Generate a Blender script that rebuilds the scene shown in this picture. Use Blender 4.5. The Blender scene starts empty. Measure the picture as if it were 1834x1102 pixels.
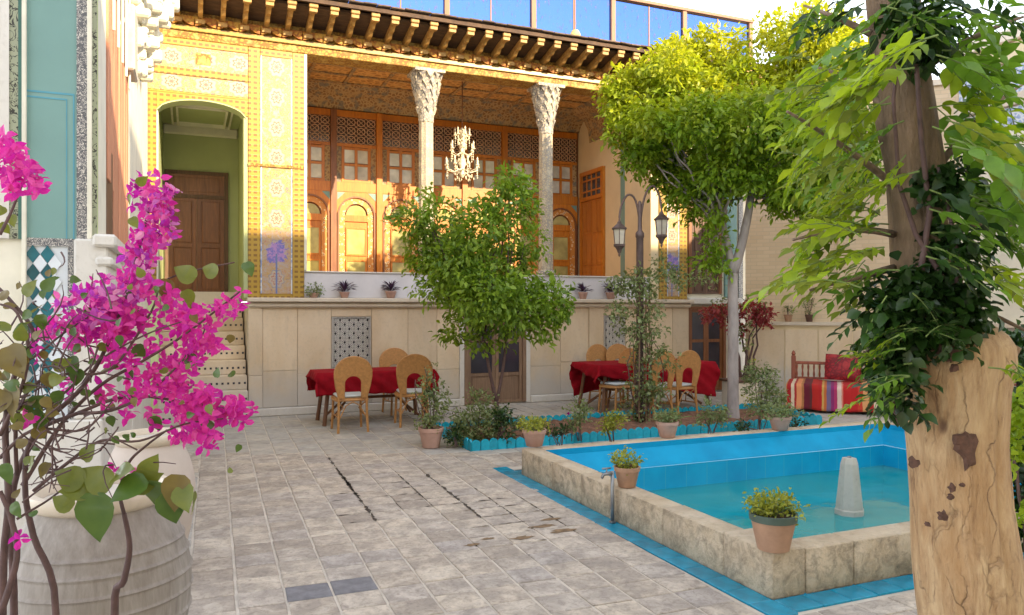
import bpy, math, random
import numpy as np
from mathutils import Vector, Matrix
random.seed(7)
R = math.radians
sc = bpy.context.scene

# ---------------------------------------------------------------- camera, sky, sun, exposure
CAMZ = 1.6
YAW = R(22.9)
cd = bpy.data.cameras.new('camera'); cam = bpy.data.objects.new('camera', cd)
sc.collection.objects.link(cam)
cam.location = (0, 0, CAMZ); cam.rotation_euler = (R(90), 0, -YAW)
cd.sensor_width = 36; cd.lens = 36*1370/1834; cd.clip_start = .05; cd.clip_end = 600
sc.camera = cam
SUN_TO = Vector((.5, -1, .49)).normalized()
w = bpy.data.worlds.new('World'); sc.world = w; w.use_nodes = True
nt = w.node_tree; nt.nodes.clear()
sky = nt.nodes.new('ShaderNodeTexSky'); sky.sky_type = 'NISHITA'; sky.sun_disc = False
sky.sun_elevation = math.asin(SUN_TO.z); sky.sun_rotation = math.atan2(SUN_TO.x, SUN_TO.y)
sky.air_density = .7; sky.dust_density = 0; sky.ozone_density = 1.0
bg = nt.nodes.new('ShaderNodeBackground'); bg.inputs[1].default_value = .15
wo = nt.nodes.new('ShaderNodeOutputWorld')
hs = nt.nodes.new('ShaderNodeHueSaturation'); hs.inputs['Saturation'].default_value = .3
nt.links.new(sky.outputs[0], hs.inputs['Color']); nt.links.new(hs.outputs[0], bg.inputs[0]); nt.links.new(bg.outputs[0], wo.inputs[0])
sl = bpy.data.lights.new('sun', 'SUN'); sl.energy = 2.0; sl.angle = R(.5); sl.color = (1, .8, .52)
so = bpy.data.objects.new('sun', sl); sc.collection.objects.link(so)
so.rotation_euler = SUN_TO.to_track_quat('Z', 'Y').to_euler(); so.location = (8, -10, 14)
sc.view_settings.view_transform = 'Standard'; sc.view_settings.look = 'None'
sc.view_settings.exposure = 2.58; sc.view_settings.gamma = 1
sc.cycles.max_bounces = 8; sc.cycles.transparent_max_bounces = 8

# ---------------------------------------------------------------- helpers
COL = sc.collection
def tag(o, label=None, cat=None, group=None, kind=None):
    if label: o['label'] = label
    if cat: o['category'] = cat
    if group: o['group'] = group
    if kind: o['kind'] = kind
    return o
def thing(name, label, cat, loc=(0, 0, 0), group=None, rz=0):
    o = bpy.data.objects.new(name, None); COL.objects.link(o)
    o.empty_display_size = .1; o.location = loc; o.rotation_euler = (0, 0, rz)
    return tag(o, label, cat, group)
def holder(name, parent):
    o = bpy.data.objects.new(name, None); COL.objects.link(o); o.parent = parent
    o.empty_display_size = .1
    return o
def wloc(o):
    v = Vector((0, 0, 0))
    while o: v = v + Vector(o.location); o = o.parent
    return v
def link(name, me, parent=None):
    o = bpy.data.objects.new(name, me); COL.objects.link(o)
    if parent:
        o.parent = parent; o.location = -wloc(parent)
    return o
def copy_tree(o, parent=None):
    c = o.copy(); COL.objects.link(c); c.parent = parent
    for ch in list(o.children): copy_tree(ch, c)
    return c
def ax(px, Y):                       # X of the sight line through image column px at depth Y
    s = (px-917)/1370
    return Y*(.389+.921*s)/(.921-.389*s)
def cw(L, D, z=0):                   # metres right of / ahead of the photographer -> world
    return Vector((.9212*L+.3891*D, -.3891*L+.9212*D, z))
def pt(px, py, D):                   # a point at distance D ahead
    return cw((px-917)/1370*D, D, CAMZ-(py-551)/1370*D)

class MB:
    def __init__(s): s.v = []; s.f = []
    def add(s, vs, fs):
        k = len(s.v); s.v += [tuple(v) for v in vs]; s.f += [tuple(i+k for i in f) for f in fs]; return s
    def box(s, x0, x1, y0, y1, z0, z1):
        return s.add([(x0,y0,z0),(x1,y0,z0),(x1,y1,z0),(x0,y1,z0),(x0,y0,z1),(x1,y0,z1),(x1,y1,z1),(x0,y1,z1)],
            [(0,3,2,1),(4,5,6,7),(0,1,5,4),(1,2,6,5),(2,3,7,6),(3,0,4,7)])
    def cbox(s, x0, x1, y0, y1, z0, z1, c=.01):     # box with chamfered edges
        lo = (x0,y0,z0); hi = (x1,y1,z1); idx = {}; vs = []
        for i in range(8):
            sg = [(i>>a)&1 for a in range(3)]
            for a in range(3):
                p = [hi[b]-c if sg[b] else lo[b]+c for b in range(3)]
                p[a] = hi[a] if sg[a] else lo[a]
                idx[(tuple(sg), a)] = len(vs); vs.append(p)
        fs = []
        for a in range(3):
            b, d = (a+1)%3, (a+2)%3
            for sa in (0, 1):
                q = []
                for sb, sd in ((0,0),(1,0),(1,1),(0,1)):
                    k = [0,0,0]; k[a]=sa; k[b]=sb; k[d]=sd; q.append(idx[(tuple(k), a)])
                fs.append(tuple(q if sa else q[::-1]))
            for sb in (0,1):
                for sd in (0,1):   # edge along a, between faces b and d
                    k0=[0,0,0]; k0[b]=sb; k0[d]=sd; k1=list(k0); k1[a]=1
                    q=[idx[(tuple(k0),b)],idx[(tuple(k1),b)],idx[(tuple(k1),d)],idx[(tuple(k0),d)]]
                    fs.append(tuple(q if (sb+sd)%2 else q[::-1]))
        for i in range(8):
            sg = tuple((i>>a)&1 for a in range(3)); q=[idx[(sg,a)] for a in range(3)]
            fs.append(tuple(q if sum(sg)%2 else q[::-1]))
        return s.add(vs, fs)
    def prism(s, poly, axis, a, b):    # poly of 2D points in the plane normal to axis
        n = len(poly); vs = []
        for t in (a, b):
            for (u, v) in poly:
                vs.append((t,u,v) if axis=='x' else (u,t,v) if axis=='y' else (u,v,t))
        fs = [tuple(range(n))[::-1], tuple(range(n, 2*n))]
        fs += [(i, (i+1)%n, (i+1)%n+n, i+n) for i in range(n)]
        return s.add(vs, fs)
    def ring(s, outer, inner, axis, a, b, closed=False):   # extruded strip between two polylines
        n = len(outer); vs = []
        for t in (a, b):
            for P in (outer, inner):
                for (u, v) in P:
                    vs.append((t,u,v) if axis=='x' else (u,t,v) if axis=='y' else (u,v,t))
        fs = []; m = n if closed else n-1
        for i in range(m):
            j = (i+1)%n
            fs += [(i,j,n+j,n+i), (2*n+i,3*n+i,3*n+j,2*n+j), (i,2*n+i,2*n+j,j), (n+i,n+j,3*n+j,3*n+i)]
        if not closed:
            fs += [(0,n,3*n,2*n),(n-1,3*n-1,4*n-1,2*n-1)]
        return s.add(vs, fs)
    def tube(s, pts, rad, n=8, cap=True):
        pts = [Vector(p) for p in pts]; m = len(pts)
        if not hasattr(rad, '__len__'): rad = [rad]*m
        k = len(s.v); up = None
        for i, p in enumerate(pts):
            t = (pts[min(i+1,m-1)]-pts[max(i-1,0)]).normalized()
            if up is None:
                up = Vector((1,0,0)) if abs(t.x) < .8 else Vector((0,1,0))
            a = (up - t*up.dot(t)).normalized(); b = t.cross(a); up = a
            for j in range(n):
                an = 2*math.pi*j/n
                q = p+(a*math.cos(an)+b*math.sin(an))*rad[i]; s.v.append(tuple(q))
        for i in range(m-1):
            for j in range(n):
                s.f.append((k+i*n+j, k+i*n+(j+1)%n, k+(i+1)*n+(j+1)%n, k+(i+1)*n+j))
        if cap:
            s.f.append(tuple(k+j for j in range(n))[::-1]); s.f.append(tuple(k+(m-1)*n+j for j in range(n)))
        return s
    def lathe(s, prof, n=24, cx=0, cy=0, wob=0, rot=0):
        k = len(s.v)
        for (r, z) in prof:
            for j in range(n):
                an = 2*math.pi*j/n+rot; q = 1+wob*math.sin(an*3+z*5)
                s.v.append((cx+r*q*math.cos(an), cy+r*q*math.sin(an), z))
        m = len(prof)
        for i in range(m-1):
            for j in range(n):
                s.f.append((k+i*n+j, k+i*n+(j+1)%n, k+(i+1)*n+(j+1)%n, k+(i+1)*n+j))
        s.f.append(tuple(k+j for j in range(n))[::-1]); s.f.append(tuple(k+(m-1)*n+j for j in range(n)))
        return s
    def bar(s, p, q, w, t):            # flat bar in the XZ plane from p to q, width w, y from t0 to t1
        (x0,z0),(x1,z1) = p, q; dx, dz = x1-x0, z1-z0; l = math.hypot(dx,dz) or 1
        nx, nz = -dz/l*w/2, dx/l*w/2
        return s.prism([(x0+nx,z0+nz),(x0-nx,z0-nz),(x1-nx,z1-nz),(x1+nx,z1+nz)], 'y', t[0], t[1])
    def mesh(s, name, m, smooth=False):
        me = bpy.data.meshes.new(name); me.from_pydata(s.v, [], s.f)
        me.materials.append(m)
        if smooth: me.shade_smooth()
        me.update(); return me
    def build(s, name, m, parent=None, smooth=False, label=None, kind=None, cat=None, group=None):
        o = link(name, s.mesh(name, m, smooth), parent)
        return tag(o, label, cat, group, kind)
def soft(o, ang=35):
    for p in o.data.polygons: p.use_smooth = True
    try: o.data.set_sharp_from_angle(angle=R(ang))
    except Exception: pass
    return o
def arc(cx, cz, r, a0, a1, n, rz=None):
    rz = r if rz is None else rz
    return [(cx+r*math.cos(R(a0+(a1-a0)*i/n)), cz+rz*math.sin(R(a0+(a1-a0)*i/n))) for i in range(n+1)]

# ---------------------------------------------------------------- materials
class G:
    def __init__(s, name):
        s.m = bpy.data.materials.new(name); s.m.use_nodes = True; s.t = s.m.node_tree
        s.t.nodes.clear(); s.out = s.t.nodes.new('ShaderNodeOutputMaterial')
        s.b = s.t.nodes.new('ShaderNodeBsdfPrincipled'); s.t.links.new(s.b.outputs[0], s.out.inputs[0])
    def n(s, ty, **k):
        x = s.t.nodes.new(ty)
        for a, b in k.items(): setattr(x, a, b)
        return x
    def set(s, inp, v):
        if isinstance(v, bpy.types.NodeSocket): s.t.links.new(v, inp)
        elif hasattr(v, '__len__') and len(v) == 3 and inp.type == 'RGBA': inp.default_value = (*v, 1)
        else: inp.default_value = v
    def obj(s):
        return s.n('ShaderNodeTexCoord').outputs['Object']
    def vec(s, v, sc_=(1,1,1), loc=(0,0,0), rot=(0,0,0)):
        x = s.n('ShaderNodeMapping'); s.set(x.inputs[0], v); x.inputs['Scale'].default_value = sc_
        x.inputs['Location'].default_value = loc; x.inputs['Rotation'].default_value = rot; return x.outputs[0]
    def xyz(s, v):
        x = s.n('ShaderNodeSeparateXYZ'); s.set(x.inputs[0], v); return x.outputs
    def comb(s, a, b, c):
        x = s.n('ShaderNodeCombineXYZ'); s.set(x.inputs[0], a); s.set(x.inputs[1], b); s.set(x.inputs[2], c); return x.outputs[0]
    def noise(s, v, scale, detail=4, rough=.6, dist=0):
        x = s.n('ShaderNodeTexNoise'); s.set(x.inputs['Vector'], v); x.inputs['Scale'].default_value = scale
        x.inputs['Detail'].default_value = detail; x.inputs['Roughness'].default_value = rough; x.inputs['Distortion'].default_value = dist
        return x.outputs['Fac']
    def vor(s, v, scale, feature='F1', out='Distance', rnd=1):
        x = s.n('ShaderNodeTexVoronoi', feature=feature); s.set(x.inputs['Vector'], v); x.inputs['Scale'].default_value = scale
        x.inputs['Randomness'].default_value = rnd; return x.outputs[out]
    def ramp(s, fac, stops, interp='LINEAR'):
        x = s.n('ShaderNodeValToRGB'); s.set(x.inputs[0], fac); cr = x.color_ramp; cr.interpolation = interp
        while len(cr.elements) < len(stops): cr.elements.new(.5)
        for e, (p, c) in zip(cr.elements, stops):
            e.position = p; e.color = (*c, 1) if hasattr(c, '__len__') else (c, c, c, 1)
        return x.outputs[0]
    def mix(s, f, a, b, mode='MIX'):
        x = s.n('ShaderNodeMix', data_type='RGBA', blend_type=mode)
        s.set(x.inputs[0], f); s.set(x.inputs[6], a); s.set(x.inputs[7], b); return x.outputs[2]
    def math(s, op, a, b=0, c=0):
        x = s.n('ShaderNodeMath', operation=op); s.set(x.inputs[0], a); s.set(x.inputs[1], b); s.set(x.inputs[2], c); return x.outputs[0]
    def rand(s): return s.n('ShaderNodeObjectInfo').outputs['Random']
    def island(s): return s.n('ShaderNodeNewGeometry').outputs['Random Per Island']
    def bump(s, h, strength=.5, dist=.01):
        x = s.n('ShaderNodeBump'); s.set(x.inputs['Height'], h); x.inputs['Strength'].default_value = strength
        x.inputs['Distance'].default_value = dist; s.t.links.new(x.outputs[0], s.b.inputs['Normal']); return x.outputs[0]
    def col(s, v): s.set(s.b.inputs['Base Color'], v)
    def rough(s, v): s.set(s.b.inputs['Roughness'], v)
def lerp(a, b, t): return tuple(x+(y-x)*t for x, y in zip(a, b))
def simple(name, c, rough=.6, var=.25, scale=6, bump=.3, bs=30, bd=.004, metal=0, rnd=0, stretch=(1,1,1), c2=None, spec=.5):
    g = G(name); v = g.vec(g.obj(), stretch); nz = g.noise(v, scale, 5, .6)
    dark = tuple(x*(1-var) for x in c); lite = tuple(min(1, x*(1+var)) for x in c) if c2 is None else c2
    cc = g.ramp(nz, [(.3, dark), (.7, lite)])
    if rnd:
        f = g.math('MULTIPLY_ADD', g.rand(), 2*rnd, 1-rnd)
        cc = g.mix(1, cc, g.comb(f, f, f), 'MULTIPLY')
    g.col(cc); g.rough(rough); g.b.inputs['Metallic'].default_value = metal
    g.b.inputs['Specular IOR Level'].default_value = spec
    if bump: g.bump(g.noise(v, bs, 5, .65), bump, bd)
    return g.m
def leafmat(name, dark, lite, sun_top=None, trans=.45, rough=.42, zlo=0, zhi=1):
    g = G(name); isl = g.island()
    c = g.ramp(isl, [(0, dark), (.55, lerp(dark, lite, .55)), (1, lite)])
    nz = g.noise(g.obj(), 2.2, 3, .6)
    c = g.mix(g.ramp(nz, [(.35, 0), (.65, .6)]), c, lite)
    if sun_top:      # sunlit yellow put into the leaf colour towards the crown top
        z = g.xyz(g.obj())[2]; f = g.math('MULTIPLY_ADD', z, 1/(zhi-zlo), -zlo/(zhi-zlo))
        f = g.math('ADD', f, g.math('MULTIPLY_ADD', g.noise(g.obj(), 2.6, 3), 1.4, -.7))
        f = g.math('MULTIPLY', g.ramp(f, [(.1, 0), (.9, .85)]), g.ramp(isl, [(0, .6), (1, 1)]))
        c = g.mix(f, c, sun_top)
    g.col(c); g.rough(rough)
    tr = g.n('ShaderNodeBsdfTranslucent'); g.set(tr.inputs[0], g.mix(1, c, (1.0, 1.0, .55), 'MULTIPLY'))
    mx = g.n('ShaderNodeMixShader'); mx.inputs[0].default_value = trans
    g.t.links.new(g.b.outputs[0], mx.inputs[1]); g.t.links.new(tr.outputs[0], mx.inputs[2]); g.t.links.new(mx.outputs[0], g.out.inputs[0])
    return g.m

MT = {}
def paving():
    g = G('paving stone'); r = g.rand(); v = g.obj()
    rv = g.n('ShaderNodeVectorMath', operation='ADD'); g.set(rv.inputs[0], v); g.set(rv.inputs[1], g.comb(g.math('MULTIPLY', r, 37), g.math('MULTIPLY', r, 91), 0)); v = rv.outputs[0]
    a = g.noise(v, 6.5, 7, .62, .5); b = g.noise(v, 26, 6, .75, .6)
    base = g.ramp(r, [(0, (.38,.32,.26)), (.25, (.56,.47,.37)), (.45, (.47,.41,.35)), (.65, (.6,.51,.4)), (.85, (.52,.45,.38)), (1, (.42,.37,.33))])
    c = g.mix(g.ramp(a, [(.4, 0), (.6, 1)]), g.mix(.6, base, (.22,.19,.165)), base)
    c = g.mix(g.ramp(a, [(.55, 0), (.8, .7)]), c, (.58,.54,.47))
    c = g.mix(g.ramp(b, [(.48, 0), (.7, .65)]), c, (.17,.14,.12))
    g.col(c); g.rough(g.ramp(b, [(.3, .55), (.7, .85)])); g.bump(g.math('ADD', a, g.math('MULTIPLY', b, .3)), .8, .008); return g.m
MT['pave'] = paving()
MT['pave_dark'] = simple('dark slate paving', (.17,.165,.175), .7, .3, 12, .5, 40, .005)
MT['mortar'] = simple('pale mortar', (.56,.5,.42), .9, .2, 5, .6, 60, .004)
MT['dirt'] = simple('damp dirt', (.06,.046,.035), .9, .3, 9, .6, 40, .004)
def stain_ground():
    g = G('ground'); v = g.obj(); a = g.noise(v, 1.3, 6, .65)
    g.col(g.ramp(a, [(.3, (.3,.27,.23)), (.7, (.48,.44,.38))])); g.rough(.9); g.bump(g.noise(v, 50, 4), .5, .004); return g.m
MT['ground'] = stain_ground()
def _x(): pass
def stone(name, c1, c2, rnd=.08, streak=(1,1,.35), sc_=2.2, dark=(.3,.26,.2), damp=False):
    g = G(name); v = g.vec(g.obj(), streak); a = g.noise(v, sc_, 7, .62, .4); b = g.noise(g.obj(), 24, 5, .7)
    c = g.ramp(a, [(.3, c1), (.7, c2)])
    c = g.mix(g.ramp(b, [(.52, 0), (.8, .35)]), c, dark)
    st = g.noise(g.vec(g.obj(), (1.6,1.6,.25)), 3, 6, .7, .3)
    c = g.mix(g.ramp(st, [(.55, 0), (.8, .4)]), c, tuple(x*1.25 for x in dark))
    if damp:   # grey worn foot of the wall
        z = g.xyz(g.obj())[2]; f = g.math('ADD', z, g.math('MULTIPLY_ADD', g.noise(g.obj(), 3, 4), .9, -.45))
        c = g.mix(g.ramp(f, [(.25, .75), (.75, 0)]), c, (.5,.475,.44))
    f = g.math('MULTIPLY_ADD', g.rand(), 2*rnd, 1-rnd); c = g.mix(1, c, g.comb(f, f, f), 'MULTIPLY')
    if name.startswith('worn'):
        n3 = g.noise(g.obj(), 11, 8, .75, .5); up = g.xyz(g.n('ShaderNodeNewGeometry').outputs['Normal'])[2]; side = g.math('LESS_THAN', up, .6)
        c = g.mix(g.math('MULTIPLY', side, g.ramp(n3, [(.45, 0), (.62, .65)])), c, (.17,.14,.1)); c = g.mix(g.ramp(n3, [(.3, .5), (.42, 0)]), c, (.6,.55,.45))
        g.col(c); g.rough(.85); g.bump(g.math('ADD', n3, b), 1, .02); return g.m
    g.col(c); g.rough(.6); g.bump(g.math('ADD', a, g.math('MULTIPLY', b, .25)), .35, .01); return g.m
MT['slab'] = stone('sandy marble slab', (.58,.43,.27), (.7,.57,.41), .07, damp=True)
MT['white_stone'] = stone('white stone', (.56,.52,.46), (.68,.65,.6), .04)
MT['ledge'] = stone('ledge stone', (.56,.47,.36), (.66,.57,.45), .06)
MT['coping'] = stone('worn coping stone', (.48,.37,.24), (.68,.57,.42), .07, (1,1,1), 4.5, (.1,.085,.06))
MT['fount'] = stone('fountain stone', (.4,.38,.32), (.5,.47,.41), .05, (1,1,1), 5, (.15,.14,.12))
MT['parapet'] = simple('lilac white plaster', (.6,.57,.58), .8, .08, 3, .2, 30, .003)
MT['green_plaster'] = simple('pale green plaster', (.4,.44,.22), .8, .06, 2, .15, 40, .002)
MT['cream'] = simple('cream plaster', (.66,.54,.34), .85, .07, 2, .2, 30, .003)
MT['offwhite'] = simple('off white plaster', (.7,.66,.54), .8, .1, 4, .25, 30, .004)
MT['teal_paint'] = simple('pale teal paint', (.16,.29,.265), .55, .06, 2, .15, 60, .002)
MT['teal_line'] = simple('blue painted line', (.08,.28,.36), .6, .1)
MT['dark_green'] = simple('dark green paint', (.05,.14,.11), .6, .2)
def wood(name, c1, c2, rough=.5, axis=(14,14,1.2), bump=.3, rnd=.1):
    g = G(name); v = g.vec(g.obj(), axis); a = g.noise(v, 2.2, 6, .6, .6); b = g.noise(v, 9, 3, .6)
    c = g.ramp(a, [(.3, c1), (.7, c2)]); c = g.mix(g.ramp(b, [(.5, 0), (.8, .4)]), c, tuple(x*.45 for x in c1))
    f = g.math('MULTIPLY_ADD', g.rand(), 2*rnd, 1-rnd); c = g.mix(1, c, g.comb(f, f, f), 'MULTIPLY')
    g.col(c); g.rough(rough); g.bump(a, bump, .004); return g.m
MT['orange_wood'] = wood('orange varnished wood', (.42,.125,.01), (.58,.21,.018), .4)
MT['brown_wood'] = wood('brown wood', (.16,.055,.02), (.28,.11,.04), .45)
MT['door_wood'] = wood('chestnut door wood', (.13,.042,.012), (.24,.085,.026), .4)
MT['honey_wood'] = wood('honey door wood', (.38,.12,.018), (.5,.19,.03), .4)
MT['dark_wood'] = wood('dark old wood', (.07,.035,.022), (.16,.08,.045), .6)
MT['grey_wood'] = wood('weathered wood', (.17,.1,.06), (.29,.18,.11), .7)
MT['salmon_wood'] = wood('salmon red wood', (.5,.2,.11), (.62,.29,.17), .75)  # salmon red for the shutter boards of the left wing
MT['rail_wood'] = wood('tan rail wood', (.2,.085,.04), (.28,.13,.06), .6)
MT['gold_wood'] = wood('golden carved wood', (.26,.13,.035), (.5,.29,.08), .6, (9,9,9))
MT['eave_board'] = wood('dark eave board', (.045,.024,.014), (.11,.06,.03), .8, (3,10,3))
MT['rattan'] = simple('rattan cane', (.45,.22,.07), .5, .2, 30, .5, 120, .003)
MT['table_wood'] = wood('table leg wood', (.12,.05,.025), (.2,.09,.04), .5)
def carved(name, c1, c2, c3, sc_=16):
    g = G(name); v = g.obj(); a = g.vor(v, sc_, 'DISTANCE_TO_EDGE'); b = g.noise(v, 7, 4, .6)
    c = g.ramp(a, [(0, c2), (.12, c2), (.2, c1), (1, c1)]); c = g.mix(g.ramp(b, [(.5, 0), (.62, .8)]), c, c3)
    g.col(c); g.rough(.7); g.bump(a, .5, .01); return g.m
MT['ceiling'] = carved('painted wooden ceiling', (.4,.19,.05), (.66,.4,.14), (.5,.3,.1), 9)
MT['frieze'] = carved('painted cove frieze', (.28,.15,.06), (.46,.32,.15), (.16,.16,.14), 15)
MT['gold_cornice'] = carved('yellow carved cornice', (.4,.24,.035), (.22,.1,.015), (.46,.33,.1), 20)
MT['scallop'] = carved('orange plaster scallop', (.42,.18,.015), (.26,.08,.008), (.46,.27,.04), 14)
MT['capital'] = carved('carved plaster capital', (.5,.43,.31), (.22,.2,.19), (.58,.5,.37), 20)
MT['shaft'] = carved('twisted plaster shaft', (.5,.4,.25), (.32,.28,.23), (.55,.47,.33), 26)
def yborder():
    g = G('yellow border tile'); x, y, z = g.xyz(g.obj())
    zz = g.math('FRACT', g.math('MULTIPLY', z, 13)); xx = g.math('FRACT', g.math('MULTIPLY', g.math('ADD', x, y), 12))
    st = g.math('MULTIPLY', g.math('GREATER_THAN', zz, .55), g.math('GREATER_THAN', xx, .4))
    c = g.mix(g.noise(g.obj(), 8, 3), (.34,.185,.014), (.42,.28,.05)); c = g.mix(st, c, (.2,.1,.02))
    g.col(c); g.rough(.32); g.bump(zz, .2, .004); return g.m
MT['yborder'] = yborder()
def floral(name, vase, xc, hor=False, bg=(.42,.29,.18)):
    g = G(name); x, y, z = g.xyz(g.obj()); v = g.obj()
    a = g.vor(v, 17, 'F1'); nz = g.noise(v, 14, 5, .7, 1.6); n2 = g.noise(g.vec(v, (1,1,1), (5,2,9)), 15, 4, .6, 1.2)
    c = g.ramp(nz, [(.4, bg), (.47, (.42,.24,.02)), (.55, bg), (.6, (.38,.11,.05)), (.68, bg)])
    c = g.mix(g.ramp(n2, [(.55, 0), (.62, .85)]), c, (.4,.34,.27))
    c = g.mix(g.ramp(n2, [(.34, .7), (.4, 0)]), c, (.14,.15,.22))
    c = g.mix(g.ramp(a, [(.1, .8), (.16, 0)]), c, (.36,.08,.07))
    # row of medallions along the tile panel
    al, ac = (x, z) if hor else (z, x)
    u = g.math('MULTIPLY', g.math('SUBTRACT', g.math('FRACT', g.math('MULTIPLY', al, 1/.45)), .5), .45)
    w_ = g.math('SUBTRACT', ac, xc)
    an = g.math('ARCTAN2', u, w_)
    pet = g.math('MULTIPLY', g.math('COSINE', g.math('MULTIPLY', an, 8)), .014)
    r = g.math('ADD', g.math('SQRT', g.math('ADD', g.math('MULTIPLY', u, u), g.math('MULTIPLY', g.math('MULTIPLY', w_, w_), 1.5))), pet)
    m = g.ramp(r, [(0, (.3,.13,.1)), (.035, (.42,.36,.28)), (.06, (.36,.1,.07)), (.085, (.42,.35,.26)), (.12, (.17,.18,.27)), (.135, (.42,.28,.1))], 'CONSTANT')
    c = g.mix(g.math('LESS_THAN', r, .155), c, g.mix(.12, m, c))
    if vase:    # blue vase of flowers printed low on the panel
        dz = g.math('SUBTRACT', z, 2.42); rr = g.math('SQRT', g.math('ADD', g.math('MULTIPLY', g.math('MULTIPLY', dz, dz), .9), g.math('MULTIPLY', w_, w_)))
        rr = g.math('ADD', rr, g.math('MULTIPLY_ADD', n2, .3, -.15))
        c = g.mix(g.math('LESS_THAN', z, 2.75), c, g.mix(g.ramp(n2, [(.4, 0), (.6, .7)]), c, (.36,.29,.27)))
        c = g.mix(g.math('LESS_THAN', rr, .15), c, g.mix(g.ramp(n2, [(.45,0),(.55,1)]), (.14,.13,.4), (.36,.2,.42)))
        st = g.math('MULTIPLY', g.math('LESS_THAN', g.math('ABSOLUTE', w_), .012), g.math('LESS_THAN', z, 2.4))
        c = g.mix(st, c, (.12,.16,.32))
    g.col(c); g.rough(.3); g.bump(nz, .1, .003); return g.m
MT['floral'] = floral('floral tile panel', True, 1.2)
MT['floral_h'] = floral('floral tile strip', False, 5.16, True)
MT['floral_h2'] = floral('floral tile strip low', False, 4.8, True)
MT['floral_r'] = floral('floral tile panel right', True, 8.2)
MT['bluetile'] = carved('blue patterned tile', (.3,.38,.55), (.6,.62,.64), (.12,.2,.4), 14)
def mosaic(name, c1, c2, sc_):
    g = G(name); a = g.noise(g.obj(), sc_, 2, .5, 1.8)
    g.col(g.ramp(a, [(.44, c1), (.5, c2), (.56, c1)], 'CONSTANT')); g.rough(.4); return g.m
MT['bw'] = mosaic('black and white mosaic border', (.1,.1,.11), (.62,.58,.52), 42)
MT['bw2'] = mosaic('green and black scroll border', (.3,.32,.22), (.03,.03,.025), 16)
MT['tile_teal'] = simple('teal glazed tile', (.006,.1,.13), .18, .3, 5, .1, 20, .002, rnd=.35)
MT['tile_white'] = simple('white glazed tile', (.62,.66,.7), .2, .06, 5, .1, 20, .002, rnd=.05)
MT['turq'] = simple('turquoise glazed tile', (.012,.32,.44), .22, .28, 7, .25, 30, .003, rnd=.15)
def poolpaint():
    g = G('blue pool paint'); v = g.obj(); a = g.noise(v, 2.5, 4, .6)
    br = g.n('ShaderNodeTexBrick'); br.offset = 0; g.set(br.inputs['Vector'], v); br.inputs['Scale'].default_value = 1
    c = g.ramp(a, [(.3, (.001,.24,.44)), (.7, (.002,.32,.56))])
    g.col(c); g.rough(.6); g.b.inputs['Specular IOR Level'].default_value = .2; g.bump(g.noise(v, 18, 3), .15, .004); return g.m
MT['pool'] = poolpaint()
def pooltile():
    g = G('pool wall tile'); x, y, z = g.xyz(g.obj()); s = g.math('ADD', x, y)
    fx = g.math('LESS_THAN', g.math('FRACT', g.math('MULTIPLY', s, 4)), .04)
    c = g.ramp(g.noise(g.obj(), 3, 4), [(.3, (.004,.26,.48)), (.7, (.006,.34,.58))])
    c = g.mix(fx, c, (.03,.34,.5)); g.col(c); g.rough(.25); return g.m
MT['pooltile'] = pooltile()
MT['poolfloor'] = simple('pool floor', (.06,.55,.56), .5, .3, 2.2, .2, 10, .01, c2=(.2,.66,.6))
def water():
    g = G('water'); g.b.inputs['Base Color'].default_value = (.42,.86,.86,1); g.rough(.03)
    g.b.inputs['IOR'].default_value = 1.33; g.b.inputs['Transmission Weight'].default_value = 1
    a = g.noise(g.obj(), 5, 3, .5, .5); g.bump(a, .12, .03)
    tr = g.n('ShaderNodeBsdfTransparent'); tr.inputs[0].default_value = (.5,.9,.9,1)
    lp = g.n('ShaderNodeFresnel'); lp.inputs[0].default_value = 1.33
    gl = g.n('ShaderNodeBsdfGlossy'); gl.inputs['Roughness'].default_value = .04
    bm = [n for n in g.t.nodes if n.type == 'BUMP'][0]
    g.t.links.new(bm.outputs[0], gl.inputs['Normal']); g.t.links.new(bm.outputs[0], lp.inputs['Normal'])
    df = g.n('ShaderNodeBsdfDiffuse'); g.set(df.inputs[0], g.ramp(g.noise(g.obj(), 1.6, 4, .6, .5), [(.35, (.01,.42,.46)), (.7, (.1,.5,.48))]))
    m0 = g.n('ShaderNodeMixShader'); m0.inputs[0].default_value = .55; g.t.links.new(tr.outputs[0], m0.inputs[1]); g.t.links.new(df.outputs[0], m0.inputs[2])
    mx = g.n('ShaderNodeMixShader'); g.t.links.new(lp.outputs[0], mx.inputs[0])
    g.t.links.new(m0.outputs[0], mx.inputs[1]); g.t.links.new(gl.outputs[0], mx.inputs[2]); g.t.links.new(mx.outputs[0], g.out.inputs[0])
    return g.m
MT['water'] = water()
def glass(name, c, rough=.08, spec=.8, alpha=1):
    g = G(name); a = g.noise(g.obj(), 3, 3); g.col(g.ramp(a, [(.35, tuple(x*.6 for x in c)), (.65, c)])); g.rough(rough)
    g.b.inputs['Specular IOR Level'].default_value = spec; return g.m
MT['pane'] = glass('pale sky reflecting pane', (.68,.68,.6), .12)  # pale colour stands for the sky reflected in the upper panes
MT['pane_green'] = glass('greenish pane', (.5,.45,.17), .1)
MT['pane_dark'] = glass('dark pane', (.05,.045,.06), .12)
MT['lattice_back'] = glass('dark stained glass', (.07,.03,.03), .2)
MT['lattice'] = simple('pale lattice wood', (.6,.38,.24), .6, .2)
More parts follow.
